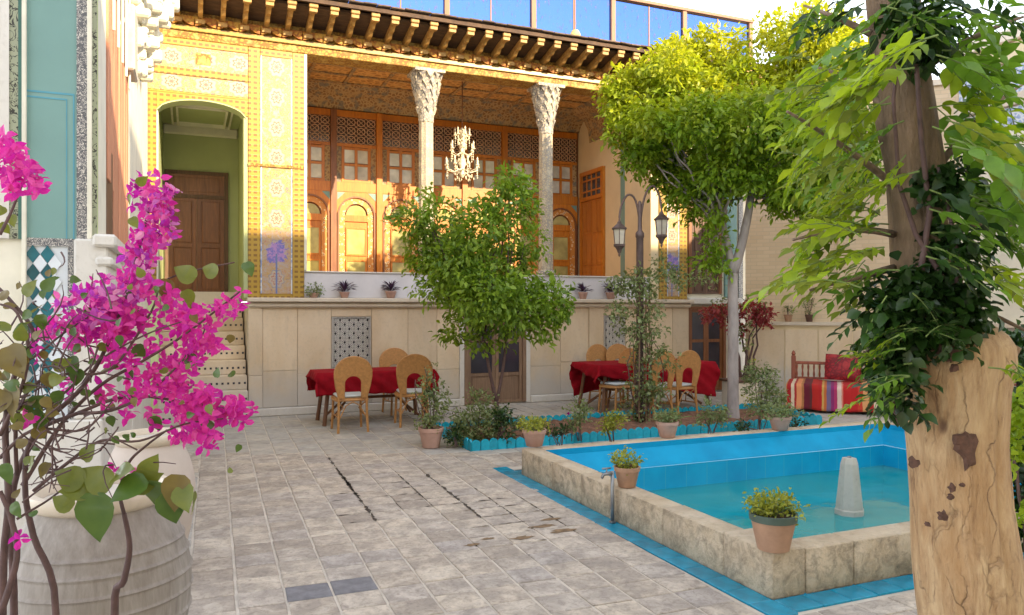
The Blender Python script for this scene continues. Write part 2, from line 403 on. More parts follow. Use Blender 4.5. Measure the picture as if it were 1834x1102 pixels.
def railglass():
    g = G('rail glass'); tr = g.n('ShaderNodeBsdfTransparent'); tr.inputs[0].default_value = (.33,.48,.8,1)  # sky blue put into the glass tint to deepen the sky behind
    sp = g.noise(g.vec(g.obj(), (2.2,1,.8)), 9, 4, .75); f = g.ramp(sp, [(.58, .02), (.68, .5)])
    g.col((.22,.12,.1)); g.rough(.9); g.b.inputs['Specular IOR Level'].default_value = 0; mx = g.n('ShaderNodeMixShader'); g.set(mx.inputs[0], f)
    g.t.links.new(tr.outputs[0], mx.inputs[1]); g.t.links.new(g.b.outputs[0], mx.inputs[2]); g.t.links.new(mx.outputs[0], g.out.inputs[0]); return g.m
MT['railglass'] = railglass()
MT['lampglass'] = glass('frosted lantern glass', (.66,.6,.5), .3, .5)
MT['crystal'] = simple('chandelier crystal', (.78,.7,.52), .15, .3, 40, .3, 60, .004)
MT['iron'] = simple('brown cast iron', (.13,.09,.085), .5, .25, 12, .3, 60, .003, metal=.3)
MT['steel'] = simple('galvanised pipe', (.25,.26,.27), .4, .2, 12, .2, 60, .002, metal=.7)
MT['redcloth'] = simple('crimson tablecloth', (.27,.004,.012), .85, .2, 8, .5, 200, .002, spec=.15)
MT['velvet'] = carved('red patterned cushion', (.3,.008,.015), (.16,.004,.01), (.4,.03,.03), 16)
MT['cushion'] = simple('pale grey cushion', (.5,.54,.55), .85, .1, 8)
def kilim():
    g = G('striped kilim'); x, y, z = g.xyz(g.obj()); nz = g.noise(g.obj(), 6, 3)
    u = g.math('FRACT', g.math('MULTIPLY', g.math('ADD', x, g.math('MULTIPLY', nz, .03)), 1/1.15))
    S = [(.34,.01,.012),(.62,.5,.36),(.34,.02,.02),(.62,.24,.1),(.36,.15,.05),(.12,.006,.02),(.1,.02,.02),(.42,.015,.01),(.38,.01,.01),(.5,.3,.08),(.45,.12,.03),(.14,.1,.2),(.22,.02,.12),(.4,.03,.12),(.66,.5,.42),(.6,.2,.14),(.44,.012,.012),(.4,.01,.01),(.46,.04,.02),(.6,.3,.12)]
    W = [.05,.04,.03,.06,.03,.07,.03,.08,.04,.03,.03,.05,.04,.04,.05,.02,.09,.08,.06,.08]
    t = 0; st = []
    for c, w2 in zip(S, W): st.append((t, c)); t += w2/sum(W)
    g.col(g.ramp(u, st, 'CONSTANT')); g.rough(.9); g.bump(g.noise(g.vec(g.obj(), (1,1,.2)), 60, 3), .4, .003); return g.m
MT['kilim'] = kilim()
MT['terracotta'] = simple('terracotta', (.36,.21,.13), .75, .18, 9, .3, 50, .003, rnd=.12)
MT['clay_pink'] = simple('pink clay pot', (.46,.28,.22), .8, .15, 9, .2, 50, .003, rnd=.1)
MT['green_rim'] = simple('dark green pot rim', (.06,.09,.07), .5, .1)
MT['soil'] = simple('soil', (.09,.055,.035), .95, .5, 14, 1, 40, .02)
MT['bedsoil'] = simple('reddish bed soil', (.2,.1,.06), .95, .5, 10, 1, 30, .03)
def jar():
    g = G('whitewashed clay jar'); v = g.obj(); a = g.noise(g.vec(v, (1,1,.15)), 26, 5, .7); b = g.noise(v, 4, 5, .6)
    c = g.ramp(a, [(.3, (.2,.17,.145)), (.6, (.33,.295,.26)), (.8, (.42,.385,.35))]); c = g.mix(g.ramp(b, [(.4, 0), (.7, .4)]), c, (.27,.23,.19))
    g.col(c); g.rough(.8); g.bump(a, .5, .006); return g.m
MT['jar'] = jar()
def barkless():
    g = G('debarked trunk wood'); v = g.vec(g.obj(), (1,1,.2)); a = g.noise(v, 22, 8, .7, .6); b = g.noise(v, 55, 6, .75)
    big = g.noise(g.vec(g.obj(), (1,1,.5)), 4, 4, .6); k = g.vor(g.vec(g.obj(), (1,1,.55)), 6.5, 'F1')
    c = g.ramp(a, [(.28, (.16,.08,.035)), (.42, (.38,.23,.11)), (.62, (.54,.37,.2)), (.85, (.66,.5,.32))])
    c = g.mix(g.ramp(big, [(.48, 0), (.66, .7)]), c, (.38,.21,.085))
    c = g.mix(g.ramp(b, [(.57, 0), (.7, .7)]), c, (.16,.075,.03))
    c = g.mix(g.ramp(k, [(.05, .95), (.1, .75), (.15, 0)]), c, (.08,.032,.018))
    g.col(c); g.rough(.65); 
    va = g.n('ShaderNodeVectorMath', operation='MULTIPLY_ADD'); nz3 = g.n('ShaderNodeTexNoise'); g.set(nz3.inputs['Vector'], g.obj()); nz3.inputs['Scale'].default_value = 7; nz3.inputs['Detail'].default_value = 6
    g.set(va.inputs[0], nz3.outputs['Color']); va.inputs[1].default_value = (.14,.14,.3); g.set(va.inputs[2], g.obj())
    cr = g.vor(g.vec(va.outputs[0], (1,1,.1)), 9, 'DISTANCE_TO_EDGE')
    cf = g.math('MULTIPLY', g.ramp(cr, [(0, .6), (.012, .25), (.03, 0)]), g.ramp(g.noise(g.obj(), 5, 4), [(.42, 0), (.6, 1)]))
    c = g.mix(cf, c, (.1,.045,.02)); g.col(c)
    g.bump(g.math('ADD', g.math('ADD', a, g.math('MULTIPLY', b, .6)), g.math('MULTIPLY', cf, -.6)), 1, .014); return g.m
MT['barkless'] = barkless()
MT['bark'] = simple('grey brown bark', (.2,.14,.1), .9, .4, 9, .9, 26, .02, stretch=(1,1,.3))
MT['bark_pale'] = simple('whitewashed grey trunk', (.32,.28,.265), .85, .3, 8, .6, 30, .01, stretch=(1,1,.35))
MT['bark_up'] = simple('tan ivy trunk bark', (.22,.145,.09), .9, .55, 11, 1, 34, .03, stretch=(1,1,.22))
MT['stem'] = simple('dark stem', (.1,.055,.05), .7, .3, 20, .5, 60, .003)
MT['greenstem'] = simple('green stem', (.14,.2,.05), .7, .3, 20, .3, 60, .003)
MT['leafA'] = leafmat('orange tree leaf', (.05,.13,.016), (.33,.48,.045), None, .5)
MT['leafB'] = leafmat('tall orange tree leaf', (.06,.15,.014), (.32,.5,.035), (.68,.62,.02), .5, .42, 3.2, 5.6)
MT['leafC'] = leafmat('bright vine leaf', (.13,.25,.016), (.42,.54,.03), None, .55, .4)
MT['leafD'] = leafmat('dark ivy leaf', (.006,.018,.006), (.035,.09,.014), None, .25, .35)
MT['leafG'] = leafmat('grey green leaf', (.09,.13,.05), (.3,.36,.15), None, .4)
MT['leafY'] = leafmat('yellow green leaf', (.16,.22,.03), (.46,.46,.06), None, .45)
MT['leafP'] = leafmat('purple leaf', (.03,.012,.05), (.12,.06,.13), None, .2)
MT['leafR'] = leafmat('red bract', (.22,.02,.03), (.42,.07,.08), None, .4)
MT['leafBg'] = leafmat('bougainvillea leaf', (.015,.06,.014), (.09,.15,.02), None, .25, .3)
MT['leafDry'] = leafmat('brown dry leaf', (.08,.045,.02), (.2,.15,.03), None, .3)
def bract():
    g = G('magenta bract'); r = g.n('ShaderNodeObjectInfo').outputs['Random']; i = g.island()
    c = g.ramp(g.math('FRACT', g.math('ADD', r, g.math('MULTIPLY', i, .35))), [(0, (.3,.004,.2)), (.25, (.55,.012,.36)), (.5, (.72,.03,.34)), (.7, (.8,.16,.45)), (.85, (.45,.03,.5)), (1, (.78,.34,.5))])
    g.col(c); g.rough(.6); tr = g.n('ShaderNodeBsdfTranslucent'); g.set(tr.inputs[0], c)
    mx = g.n('ShaderNodeMixShader'); mx.inputs[0].default_value = .5
    g.t.links.new(g.b.outputs[0], mx.inputs[1]); g.t.links.new(tr.outputs[0], mx.inputs[2]); g.t.links.new(mx.outputs[0], g.out.inputs[0]); return g.m
MT['bract'] = bract()
MT['leafC2'] = leafmat('olive vine leaf', (.1,.17,.02), (.3,.34,.05), None, .5, .4)
MT['leafC3'] = leafmat('mid green vine leaf', (.05,.14,.015), (.2,.36,.04), None, .5, .38)
MT['leafY2'] = leafmat('yellowing bougainvillea leaf', (.06,.11,.015), (.2,.22,.03), None, .4, .35)
MT['gutter'] = simple('sky blue gutter tile', (.005,.24,.38), .25, .3, 8, .25, 30, .003, rnd=.12)
MT['dark_pot'] = simple('dark brown pot', (.1,.05,.035), .6, .2)
MT['jar2'] = simple('pinkish clay jar', (.5,.42,.36), .85, .12, 4, .3, 40, .003)
def brick():
    g = G('buff brick'); x, y, z = g.xyz(g.obj()); v = g.comb(g.math('MULTIPLY', x, 1.41), z, 0)
    br = g.n('ShaderNodeTexBrick'); g.set(br.inputs['Vector'], v); br.inputs['Scale'].default_value = 1
    br.inputs['Brick Width'].default_value = .22; br.inputs['Row Height'].default_value = .07; br.inputs['Mortar Size'].default_value = .006
    br.inputs['Color1'].default_value = (.56,.42,.27,1); br.inputs['Color2'].default_value = (.64,.5,.34,1); br.inputs['Mortar'].default_value = (.5,.4,.28,1)
    c = g.mix(g.ramp(g.noise(g.obj(), 1.5, 5), [(.35, 0), (.7, .5)]), br.outputs[0], (.62,.5,.34))
    g.col(c); g.rough(.85); g.bump(br.outputs[1], -.4, .006); return g.m
MT['brick'] = brick()
# ================================================================ SETTING
def rects_around(x0, x1, y0, y1, hx0, hx1, hy0, hy1, z):
    m = MB()
    for (a, b, c, d) in ((x0,hx0,y0,y1),(hx1,x1,y0,y1),(hx0,hx1,y0,hy0),(hx0,hx1,hy1,y1)):
        m.add([(a,c,z),(b,c,z),(b,d,z),(a,d,z)], [(0,1,2,3)])
    return m
rects_around(-150, 170, -150, 170, 2.78, 7.85, 3.1, 6.95, -.016).build('ground', MT['ground'], kind='structure')
pav = MB()
for (a, b, c, d) in ((-3,2.775,-2,11.9),(2.775,13,-2,3.1),(2.775,13,6.96,11.9),(7.86,13,3.1,6.96)):
    pav.add([(a,c,-.006),(b,c,-.006),(b,d,-.006),(a,d,-.006)], [(0,1,2,3)])
pavement = pav.build('pavement', MT['mortar'], kind='structure')
# paving stones: the nearest 300 in view one by one, the rest joined
def inpool(x, y): return 2.7 < x < 7.9 and 3.0 < y < 7.05
def inbed(x, y): return 2.85 < x < 8.05 and 7.95 < y < 9.55
random.seed(3)
cells = []
PX, PY = .254, .232
for k in range(-14, 52):
    for j in range(-14, 42):
        y = 4.30+PY*(j+.5); x = .117-.003+PX*(k+.5)+.0286*y
        if y > 11.65 or y < .3 or x < -2.9: continue
        if k < 10 or not (inpool(x, y) or inbed(x, y)):
            if k >= 11 and 2.85 < y < 3.1: continue
            if k >= 10 and (inpool(x-.1, y) or inpool(x+.1,y) or inpool(x,y+.1) or inpool(x,y-.1)): continue
            if k == 10 and 2.9 < y < 7.2: continue
            D = .389*x+.921*y; L = .921*x-.389*y
            if D < 1: continue
            px = 917+1370*L/D; py = 551+1370*1.6/D
            vis = -60 < px < 1900 and py < 1160
            hid = (px < 330 and py > 780) or (px < 260)
            cells.append((D, x, y, k, j, vis and not hid))
def slabmesh(i):
    rr = random.Random(i); m = MB(); c = .004
    j = lambda: rr.uniform(-.0035, .0035)
    X, Y = PX/2-.0075, PY/2-.0055
    b = [(-X+j(),-Y+j()),(X+j(),-Y+j()),(X+j(),Y+j()),(-X+j(),Y+j())]
    vs = [(x,y,-.03) for x,y in b]+[(x,y,-.004) for x,y in b]+[(x*.955,y*.955,0) for x,y in b]
    m.add(vs, [(3,2,1,0),(0,1,5,4),(1,2,6,5),(2,3,7,6),(3,0,4,7),(4,5,9,8),(5,6,10,9),(6,7,11,10),(7,4,8,11),(8,9,10,11)])
    return m
SM = [slabmesh(i) for i in range(8)]
SMM = [m.mesh('paving_stone', MT['pave']) for m in SM]; SMD = [m.mesh('paving_stone_dark', MT['pave_dark']) for m in SM[:2]]
cells.sort(key=lambda c: (not c[5], c[0]))
restm = MB(); nst = 0
for s_ in range(21):      # cut stones along the front of the gutter
    o = bpy.data.objects.new('paving_stone', SMM[s_%8]); COL.objects.link(o); o.parent = pavement; o.location = (2.92+s_*PX, 3.0, .001); o.scale = (1,.78,1); nst += 1
for (D, x, y, k, j, vis) in cells:
    i = random.randrange(8); z = .002+random.uniform(-.0015, .0015); tilt = (random.gauss(0,.006), random.gauss(0,.006), -.0286+random.gauss(0,.008))
    if vis and nst < 300:
        dark = (k, j) in ((1,0),(2,0))
        o = bpy.data.objects.new('paving_stone', SMD[i%2] if dark else SMM[i]); COL.objects.link(o); o.parent = pavement
        o.location = (x, y, z); o.rotation_euler = tilt; nst += 1
        if dark: o['label'] = 'dark slate paving stone'
    else:
        q = Matrix.Translation((x, y, z)) @ Matrix.Rotation(tilt[2], 4, 'Z')
        restm.add([q @ Vector(v) for v in SM[i].v], SM[i].f)
def pave_rest():
    g = G('far paving stones'); r = g.island(); v = g.obj(); a = g.noise(v, 9, 6, .65)
    base = g.ramp(r, [(0, (.38,.35,.31)), (.3, (.46,.42,.36)), (.55, (.42,.4,.365)), (.8, (.5,.455,.385)), (1, (.36,.34,.32))])
    c = g.mix(g.ramp(a, [(.35, 1), (.6, 0)]), base, g.mix(.45, base, (.2,.175,.16))); g.col(c); g.rough(.75); g.bump(a, .6, .006); return g.m
restm.build('paving_stones', pave_rest(), pavement, kind='stuff')
# open joints full of damp dirt
dm = MB(); rr = random.Random(5)
def joint_u(k, y): return .114+PX*k+.0286*y
def dirt(pts, wd):
    n = len(pts)
    for i in range(n-1):
        (x0,y0),(x1,y1) = pts[i], pts[i+1]; L = math.hypot(x1-x0,y1-y0) or 1; nx, ny = -(y1-y0)/L, (x1-x0)/L
        seg = max(2, int(L/.03)); last = None
        for s in range(seg+1):
            t = s/seg; a = wd*max(0,rr.uniform(-.1, 1))**1.3*(1 if 0<s<seg else .4); x = x0+(x1-x0)*t+rr.gauss(0,wd*.22); y = y0+(y1-y0)*t+rr.gauss(0,wd*.22)
            cur = [(x-nx*a,y-ny*a,.0048),(x+nx*a,y+ny*a,.0048)]
            if last: dm.add([last[0],cur[0],cur[1],last[1]], [(0,1,2,3)])
            last = cur
def jv(j): return 4.30+PY*j
def dj(k, j0, j1, wd=.012): dirt([(joint_u(k,jv(a)), jv(a)) for a in range(j0, j1+1)], wd)
def dh(j, k0, k1, wd=.01): dirt([(joint_u(a,jv(j)), jv(j)) for a in np.arange(k0, k1+.01, .5)], wd)
dj(4,6,17,.02); dj(4,9,14,.022); dh(6,3.2,4,.016); dh(7,3,4,.012); dh(9,3.1,4,.02); dh(10,2.8,4,.012); dh(11,3.3,4,.01); dh(16,3.2,4,.01); dh(17,3.1,4.2,.012)
dj(6,7,13,.012); dj(7,5,12,.02); dh(9,4.3,6.3,.009); dh(8,5,7.6,.013); dh(7,5.5,8.6,.012); dh(6,6.6,8.6,.01); dh(11,4.4,6.2,.008); dh(10,5.5,8,.008)
dj(8,4,9,.01); dj(5,7,9,.006); dh(4,6.2,8.6,.009); dj(9,4,7,.008); dh(5,7,9.5,.01); dh(12,5,6,.006); dh(3,6,8,.006); dj(9,3,4,.02); dh(2,7,8.3,.006)
dm.build('joint_dirt', MT['dirt'], kind='stuff')
sm = MB()      # larger mud stains beside the pool
for (cx, cy, r0) in ((2.38,5.05,.055),(2.13,4.86,.05),(1.75,4.84,.035),(2.47,4.9,.06),(1.9,4.93,.03),(2.52,5.2,.045)):
    P = [(cx+r0*rr.uniform(.5,1.4)*math.cos(a)*1.7, cy+r0*rr.uniform(.5,1.2)*math.sin(a)*.8, .0052) for a in np.linspace(0,2*math.pi,18)[:-1]]
    sm.add(P, [tuple(range(17))])
sm.build('mud_stain', simple('ochre mud', (.2,.13,.07), .9, .4, 20, .4, 60), kind='stuff')

# ---------------------------------------------------------------- HOUSE (back of the courtyard)
YF = 11.85
house = thing('courtyard_house', 'ornate two storey house with yellow tiled pillars, columned veranda and orange wooden windows', 'house', (-.53, YF, 0))
def hb(name, m, x0,x1,y0,y1,z0,z1, c=0, par=None, label=None):
    mb = MB(); (mb.cbox(x0,x1,y0,y1,z0,z1,c) if c else mb.box(x0,x1,y0,y1,z0,z1))
    return mb.build(name, MT[m], par or house, label=label)
# podium wall with marble slabs
pod = hb('podium_wall', 'ledge', .80, 8.56, YF, 14.7, 0, 1.68)
XB = [.80, 1.0, 1.5, 2.0, 2.62, 3.2, 3.68, 4.06]; XB2 = [5.32, 5.9, 6.45, 6.74, 7.2, 7.75, 8.2, 8.56]
def slabs(xs):
    for i in range(len(xs)-1):
        a, b = xs[i], xs[i+1]; gr = abs(a-2.0) < .01 or abs(a-6.74) < .01
        zs = [(.12,.60),(.60,1.66)] if not gr else [(.12,.6),(1.46,1.66)]
        if (i % 3) == 1: zs = [(.12,.66),(.66,1.66)]
        for z0, z1 in zs:
            d = random.uniform(.03,.034) + (.025 if b-a < .35 else 0)
            MB().cbox(a+.002, b-.002, YF-d, YF-.002, z0+.002, z1-.002, .004).build('stone_slab', MT['slab'], pod)
slabs(XB); slabs(XB2)
MB().cbox(.78, 4.06, YF-.1, YF-.001, 0, .115, .01).build('plinth_stone', MT['white_stone'], pod)
MB().cbox(5.32, 8.58, YF-.1, YF-.001, 0, .115, .01).build('plinth_stone', MT['white_stone'], pod)
for xa, xb in ((4.06,4.14),(5.24,5.32)):
    MB().cbox(xa, xb, YF-.06, YF-.001, 0, 1.42, .006).build('door_jamb', MT['white_stone'], pod)
MB().cbox(4.06, 5.32, YF-.062, YF-.001, 1.42, 1.66, .006).build('stone_slab', MT['slab'], pod)
# pierced stone grilles
def grille(x0, x1, z0, z1):
    MB().box(x0, x1, YF-.004, YF-.001, z0, z1).build('grille_dark_sheet', MT['pane_dark'], pod)  # flat dark sheet in place of the shade inside the recess
    m = MB(); y = (YF-.036, YF-.012); nx = max(3, round((x1-x0)/.07)); nz = round((z1-z0)/.07); dx = (x1-x0)/nx; dz = (z1-z0)/nz
    for i in range(nx):
        for j in range(nz):
            cx, cz = x0+(i+.5)*dx, z0+(j+.5)*dz
            n = 8 if (i+j) % 2 else 6
            m.ring(arc(cx,cz,dx*.5,0,360,n,dz*.5), arc(cx,cz,dx*.3,0,360,n,dz*.36), 'y', *y)
            if (i+j) % 2: m.bar((cx-dx*.4,cz),(cx+dx*.4,cz), .01, y).bar((cx,cz-dz*.4),(cx,cz+dz*.4), .01, y)
            m.bar((cx+dx*.3,cz+dz*.3),(cx+dx*.7,cz+dz*.7), .014, y); m.bar((cx-dx*.3,cz+dz*.3),(cx-dx*.7,cz+dz*.7), .014, y)
    for k in (x0, x1): m.bar((k,z0),(k,z1), .03, y)
    for k in (z0, z1): m.bar((x0,k),(x1,k), .03, y)
    m.build('stone_grille', MT['white_stone'], pod)
grille(2.03, 2.59, .62, 1.44); grille(6.77, 7.17, .62, 1.44)
# ledge moulding, parapet
led = hb('ledge', 'ledge', .78, 8.6, YF-.16, YF+.1, 1.68, 1.745, .012)
hb('ledge_moulding', 'ledge', .80, 8.58, YF-.1, YF-.002, 1.6, 1.679, .02)
hb('parapet', 'parapet', 1.60, 7.92, YF+.02, YF+.2, 1.745, 2.13, .008)
hb('parapet_cap', 'white_stone', 1.6, 7.92, YF+.0, YF+.22, 2.131, 2.155, .006)
# tiled pillars
def pillar(x0, x1, z0, z1, mt):
    p = hb('tiled_pillar', 'yborder', x0, x1, YF, YF+.4, z0, z1)
    w_ = x1-x0
    for k in (0, 1):
        a = x0 if k == 0 else x1-.17
        MB().cbox(a, a+.17, YF-.025, YF-.001, z0, z1, .006).build('border_tiles', MT['yborder'], p)
    MB().box(x0+.172, x1-.172, YF-.012, YF-.001, z0+.06, z1-.1).build('tile_panel', MT[mt], p)
    for a in (x0+.174, x1-.192): MB().box(a, a+.018, YF-.018, YF-.013, z0+.06, z1-.1).build('tile_line', MT['bluetile'], p)
    MB().box(x0+.172, x1-.172, YF-.024, YF-.001, z1-.099, z1).build('border_tiles', MT['yborder'], p)
    MB().box(x0, x1, YF-.035, YF-.0255, 3.68, 3.72).build('band', MT['gold_cornice'], p)
pillar(.80, 1.60, 1.746, 5.42, 'floral'); pillar(7.92, 8.53, 1.746, 5.42, 'floral_r')
hb('pillar_edge', 'offwhite', 1.601, 1.64, YF-.02, YF+.35, 2.16, 5.42)
# archway bay at the left
XL, XR = -.53, .80
top = arc(.19, 4.36, .62, 180, 0, 14, .22)
arch = MB()
poly = [(XL,1.0),(-.42,1.0),(-.42,4.3)] + [(x,z) for x,z in top if -.42 < x < .78] + [(.78,4.3),(.78,1.9),(.799,1.9),(.799,4.62),(XL,4.62)]
# spandrel between arch and first strip, built as strip
xs = np.linspace(-.42, .77, 17); zt = [4.36+.22*math.sqrt(max(0,1-((x-.175)/.60)**2)) for x in xs]
m = MB().ring([(x,4.64) for x in xs], list(zip(xs, zt)), 'y', YF-.02, YF+.25); m.build('arch_spandrel', MT['yborder'], house); hb('arch_spandrel', 'yborder', .771, .799, YF-.02, YF+.25, 4.401, 4.64)
m = MB().ring([(x,z+.0) for x, z in zip(xs, zt)], [(x,z-.02) for x, z in zip(xs, zt)], 'y', YF-.024, YF+.26); m.build('arch_soffit', MT['green_plaster'], house)
hb('arch_jamb', 'yborder', XL, -.42, YF-.02, YF+.25, 1.85, 4.64, .004)
hb('arch_jamb', 'offwhite', -.419, -.40, YF-.0, YF+.25, 1.85, 4.37)
hb('arch_jamb', 'green_plaster', .74, .799, YF-.005, YF+.25, 1.85, 4.4)
hb('strip_tiles', 'floral_h2', XL, .798, YF-.016, YF+.25, 4.67, 4.9); hb('border_tiles', 'yborder', XL, .798, YF-.03, YF+.25, 4.9, 5.0, .005)
hb('border_tiles', 'yborder', XL, .798, YF-.026, YF+.25, 4.64, 4.67)
hb('strip_tiles', 'floral_h', XL, .798, YF-.016, YF+.25, 5.0, 5.32); hb('border_tiles', 'yborder', XL, .798, YF-.03, YF+.25, 5.32, 5.42, .005)
hb('plaque', 'gold_cornice', .09, .29, YF-.022, YF-.017, 5.08, 5.24)
hb('ledge_end', 'green_plaster', .745, .799, YF-.0, YF+.259, 1.7455, 1.85)
# porch behind the arch
porch = holder('porch', house)
def sub(name, m, *a, c=0):
    mb = MB(); (mb.cbox(*a, c) if c else mb.box(*a)); return mb.build(name, MT[m], porch)
YB = 14.0
sub('back_wall', 'green_plaster', -.7, .95, YB, YB+.1, 1.85, 4.9)
sub('side_wall', 'green_plaster', -.55, -.40, YF+.26, YB-.001, 0, 4.9); sub('side_wall', 'green_plaster', .782, .93, YF+.26, YB-.001, 1.7, 4.9)
sub('ceiling', 'green_plaster', -.56, .94, YF+.26, YB, 4.66, 4.75); sub('floor', 'ledge', -.398, .78, 13.05, YB-.002, 0, 1.85)
m = MB()
for ins, zz in ((.12,4.62),(.2,4.6)):
    m.ring([(-.38+ins,12.3+ins),(.76-ins,12.3+ins),(.76-ins,13.95-ins),(-.38+ins,13.95-ins)],[(-.35+ins,12.33+ins),(.73-ins,12.33+ins),(.73-ins,13.92-ins),(-.35+ins,13.92-ins)],'z',zz,4.661,True)
m.build('ceiling_moulding', MT['offwhite'], porch)
sub('cornice', 'offwhite', -.39, .77, YB-.08, YB-.002, 4.5, 4.659, c=.02)
# stairs up to the porch
st = holder('stairs', house)
for i in range(9):
    z1 = 1.85*(i+1)/9-.0; y0 = 11.3+i*.22
    if i == 8: z1 = 1.845
    MB().cbox(-.396, .778, y0, 13.3, 1.85*i/9+(.002 if i else 0), z1, .008).build('step', MT['slab'], st)
    dots = MB()
    for q in range(15): dots.box(-.33+q*.076, -.30+q*.076, y0-.004, y0-.0015, 1.85*i/9+.08, 1.85*i/9+.11)
    dots.build('riser_inlay', MT['pane_dark'], st, kind='stuff')
# porch door
def panel_door(par, name, x0, x1, y, z0, z1, fm, pm, leaves=2, rows=(.0,.36,.72,1), glass=None, gm='pane_dark', depth=.05):
    d = holder(name, par)
    fw = .06
    m = MB().box(x0,x0+fw,y-depth,y,z0,z1).box(x1-fw,x1,y-depth,y,z0,z1).box(x0+fw,x1-fw,y-depth,y,z1-fw,z1)
    m.build('door_frame', MT[fm], d)
    W = (x1-x0-2*fw)/leaves
    for l in range(leaves):
        a = x0+fw+l*W+.003; b = a+W-.006
        MB().box(a,b,y-.02,y-.003,z0,z1-fw-.002).build('door_leaf', MT[pm], d)
        st = .055
        m = MB().box(a,a+st,y-.034,y-.0205,z0,z1-fw-.002).box(b-st,b,y-.034,y-.0205,z0,z1-fw-.002)
        H = z1-fw-z0
        for r_ in rows: zz = z0+min(H-.05, max(0,H*r_-.03)); m.box(a+st,b-st,y-.033,y-.0205,zz,zz+.05)
        m.build('door_stile', MT[pm], d)
        for q in range(len(rows)-1):
            za, zb = z0+H*rows[q]+.045, z0+H*rows[q+1]-.045
            isg = glass and q in glass
            if isg: MB().box(a+st,b-st,y-.024,y-.0205,za-.02,zb+.01).build('pane', MT[gm], d)
            else: MB().cbox(a+st+.02,b-st-.02,y-.03,y-.0205,za,zb,.009).build('panel', MT[pm], d)
    return d
panel_door(porch, 'porch_door', -.37, .62, YB, 1.86, 3.5, 'dark_wood', 'door_wood', 2, (0,.5,1))
panel_door(porch, 'door_transom', -.37, .62, YB, 3.5, 3.9, 'dark_wood', 'brown_wood', 1, (0,1))
# cellar doors
panel_door(pod, 'cellar_door', 4.14, 5.24, YF-.004, 0.02, 1.40, 'grey_wood', 'grey_wood', 2, (0,.36,.78,1), glass=(1,2), gm='pane_dark', depth=.06)
# right end bay
YR = 12.0
hb('bay_wall', 'offwhite', 8.56, 10.08, YR, YR+.3, 0, 6.0)
hb('bay_ledge', 'white_stone', 8.60, 10.0, YR-.14, YR-.001, 1.66, 1.78, .015)
panel_door(house, 'tall_cellar_door', 8.62, 9.5, YR-.003, .02, 1.62, 'brown_wood', 'brown_wood', 2, (0,.22,.62,1), glass=(1,2), depth=.07)
panel_door(house, 'upper_shutters', 8.66, 9.42, YR-.003, 1.86, 3.6, 'brown_wood', 'dark_wood', 2, (0,.45,1), depth=.05)
hb('teal_pilaster', 'teal_paint', 9.5, 9.78, YR-.05, YR-.001, 1.79, 5.4, .005)
hb('mosaic_strip', 'bw', 9.84, 9.94, YR-.03, YR-.001, 1.79, 5.4); hb('white_pilaster', 'white_stone', 9.72, 9.98, YR-.12, YR-.001, .0, 1.65, .02)
# veranda: floor, walls, ceiling
YI = 14.65
hb('veranda_floor', 'ledge', 1.4, 7.95, YF+.2, YI+.1, 1.681, 1.76)
hb('veranda_side_wall', 'cream', 7.75, 7.92, YF+.41, YI+.3, 1.761, 5.6); hb('veranda_side_wall', 'cream', 1.4, 1.60, YF+.41, YI+.3, 1.761, 5.7)
hb('pilaster_return', 'cream', 7.751, 7.919, YF+.001, YF+.409, 1.761, 5.42); 
hb('teal_stripe', 'teal_paint', 7.742, 7.7499, 12.75, 12.9, 1.77, 4.9)
hb('veranda_ceiling', 'ceiling', 1.4, 7.95, YF+.3, YI+.1, 5.70, 5.8)
m = MB()
for x0, x1, ya, yb in ((1.6,7.75,YI-.5,YI+.02),):
    P = [(ya,5.699),(ya+.1,5.62),(ya+.3,5.55),(ya+.42,5.45),(ya+.47,5.36),(yb,5.36),(yb,5.699)]
    m.prism([(p[0],p[1]) for p in P], 'x', x0, x1)
m.build('cove', MT['frieze'], house)
m = MB(); P = [(7.3,5.699),(7.4,5.6),(7.62,5.5),(7.72,5.3),(7.75,5.05),(7.76,5.699)]
m.prism(P, 'y', YF+.41, YI-.48); m.build('cove', MT['frieze'], house)
# painted ribs on the ceiling
m = MB()
for i in range(9): m.box(1.9+i*.68, 1.96+i*.68, YF+.42, YI-.5, 5.67, 5.699)
for j in range(4): m.box(1.61, 7.3, 12.5+j*.5, 12.55+j*.5, 5.675, 5.699)
m.build('ceiling_rib', MT['frieze'], house)
# side door in the veranda, honey wood
sd = holder('veranda_side_door', house)
def sbox(name, mt, y0,y1,z0,z1,x0,x1): MB().box(x0,x1,y0,y1,z0,z1).build(name, MT[mt], sd)
sbox('door_frame', 'orange_wood', 13.5,13.57,1.77,4.46,7.69,7.749); sbox('door_frame', 'orange_wood', 14.42,14.5,1.77,4.46,7.69,7.749)
sbox('door_frame', 'orange_wood', 13.57,14.42,4.38,4.46,7.69,7.749); sbox('door_frame', 'orange_wood', 13.57,14.42,3.84,3.92,7.69,7.749)
sbox('transom_glass', 'pane_dark', 13.57,14.42,3.92,4.38,7.735,7.749)
for k in range(4): sbox('transom_bar', 'orange_wood', 13.62+k*.2,13.65+k*.2,3.92,4.38,7.715,7.734)
sbox('transom_bar', 'orange_wood', 13.57,14.42,4.02,4.05,7.712,7.7349); sbox('transom_bar', 'orange_wood', 13.57,14.42,4.25,4.28,7.712,7.7349)
for k in range(2):
    y0 = 13.575+k*.425
    sbox('door_leaf', 'honey_wood', y0,y0+.415,1.77,3.83,7.72,7.748)
    for q in range(3): 
        for j in range(2): sbox('plank', 'honey_wood', y0+.02+j*.195,y0+.195+j*.195,1.8+q*.68,2.45+q*.68,7.708,7.7195)
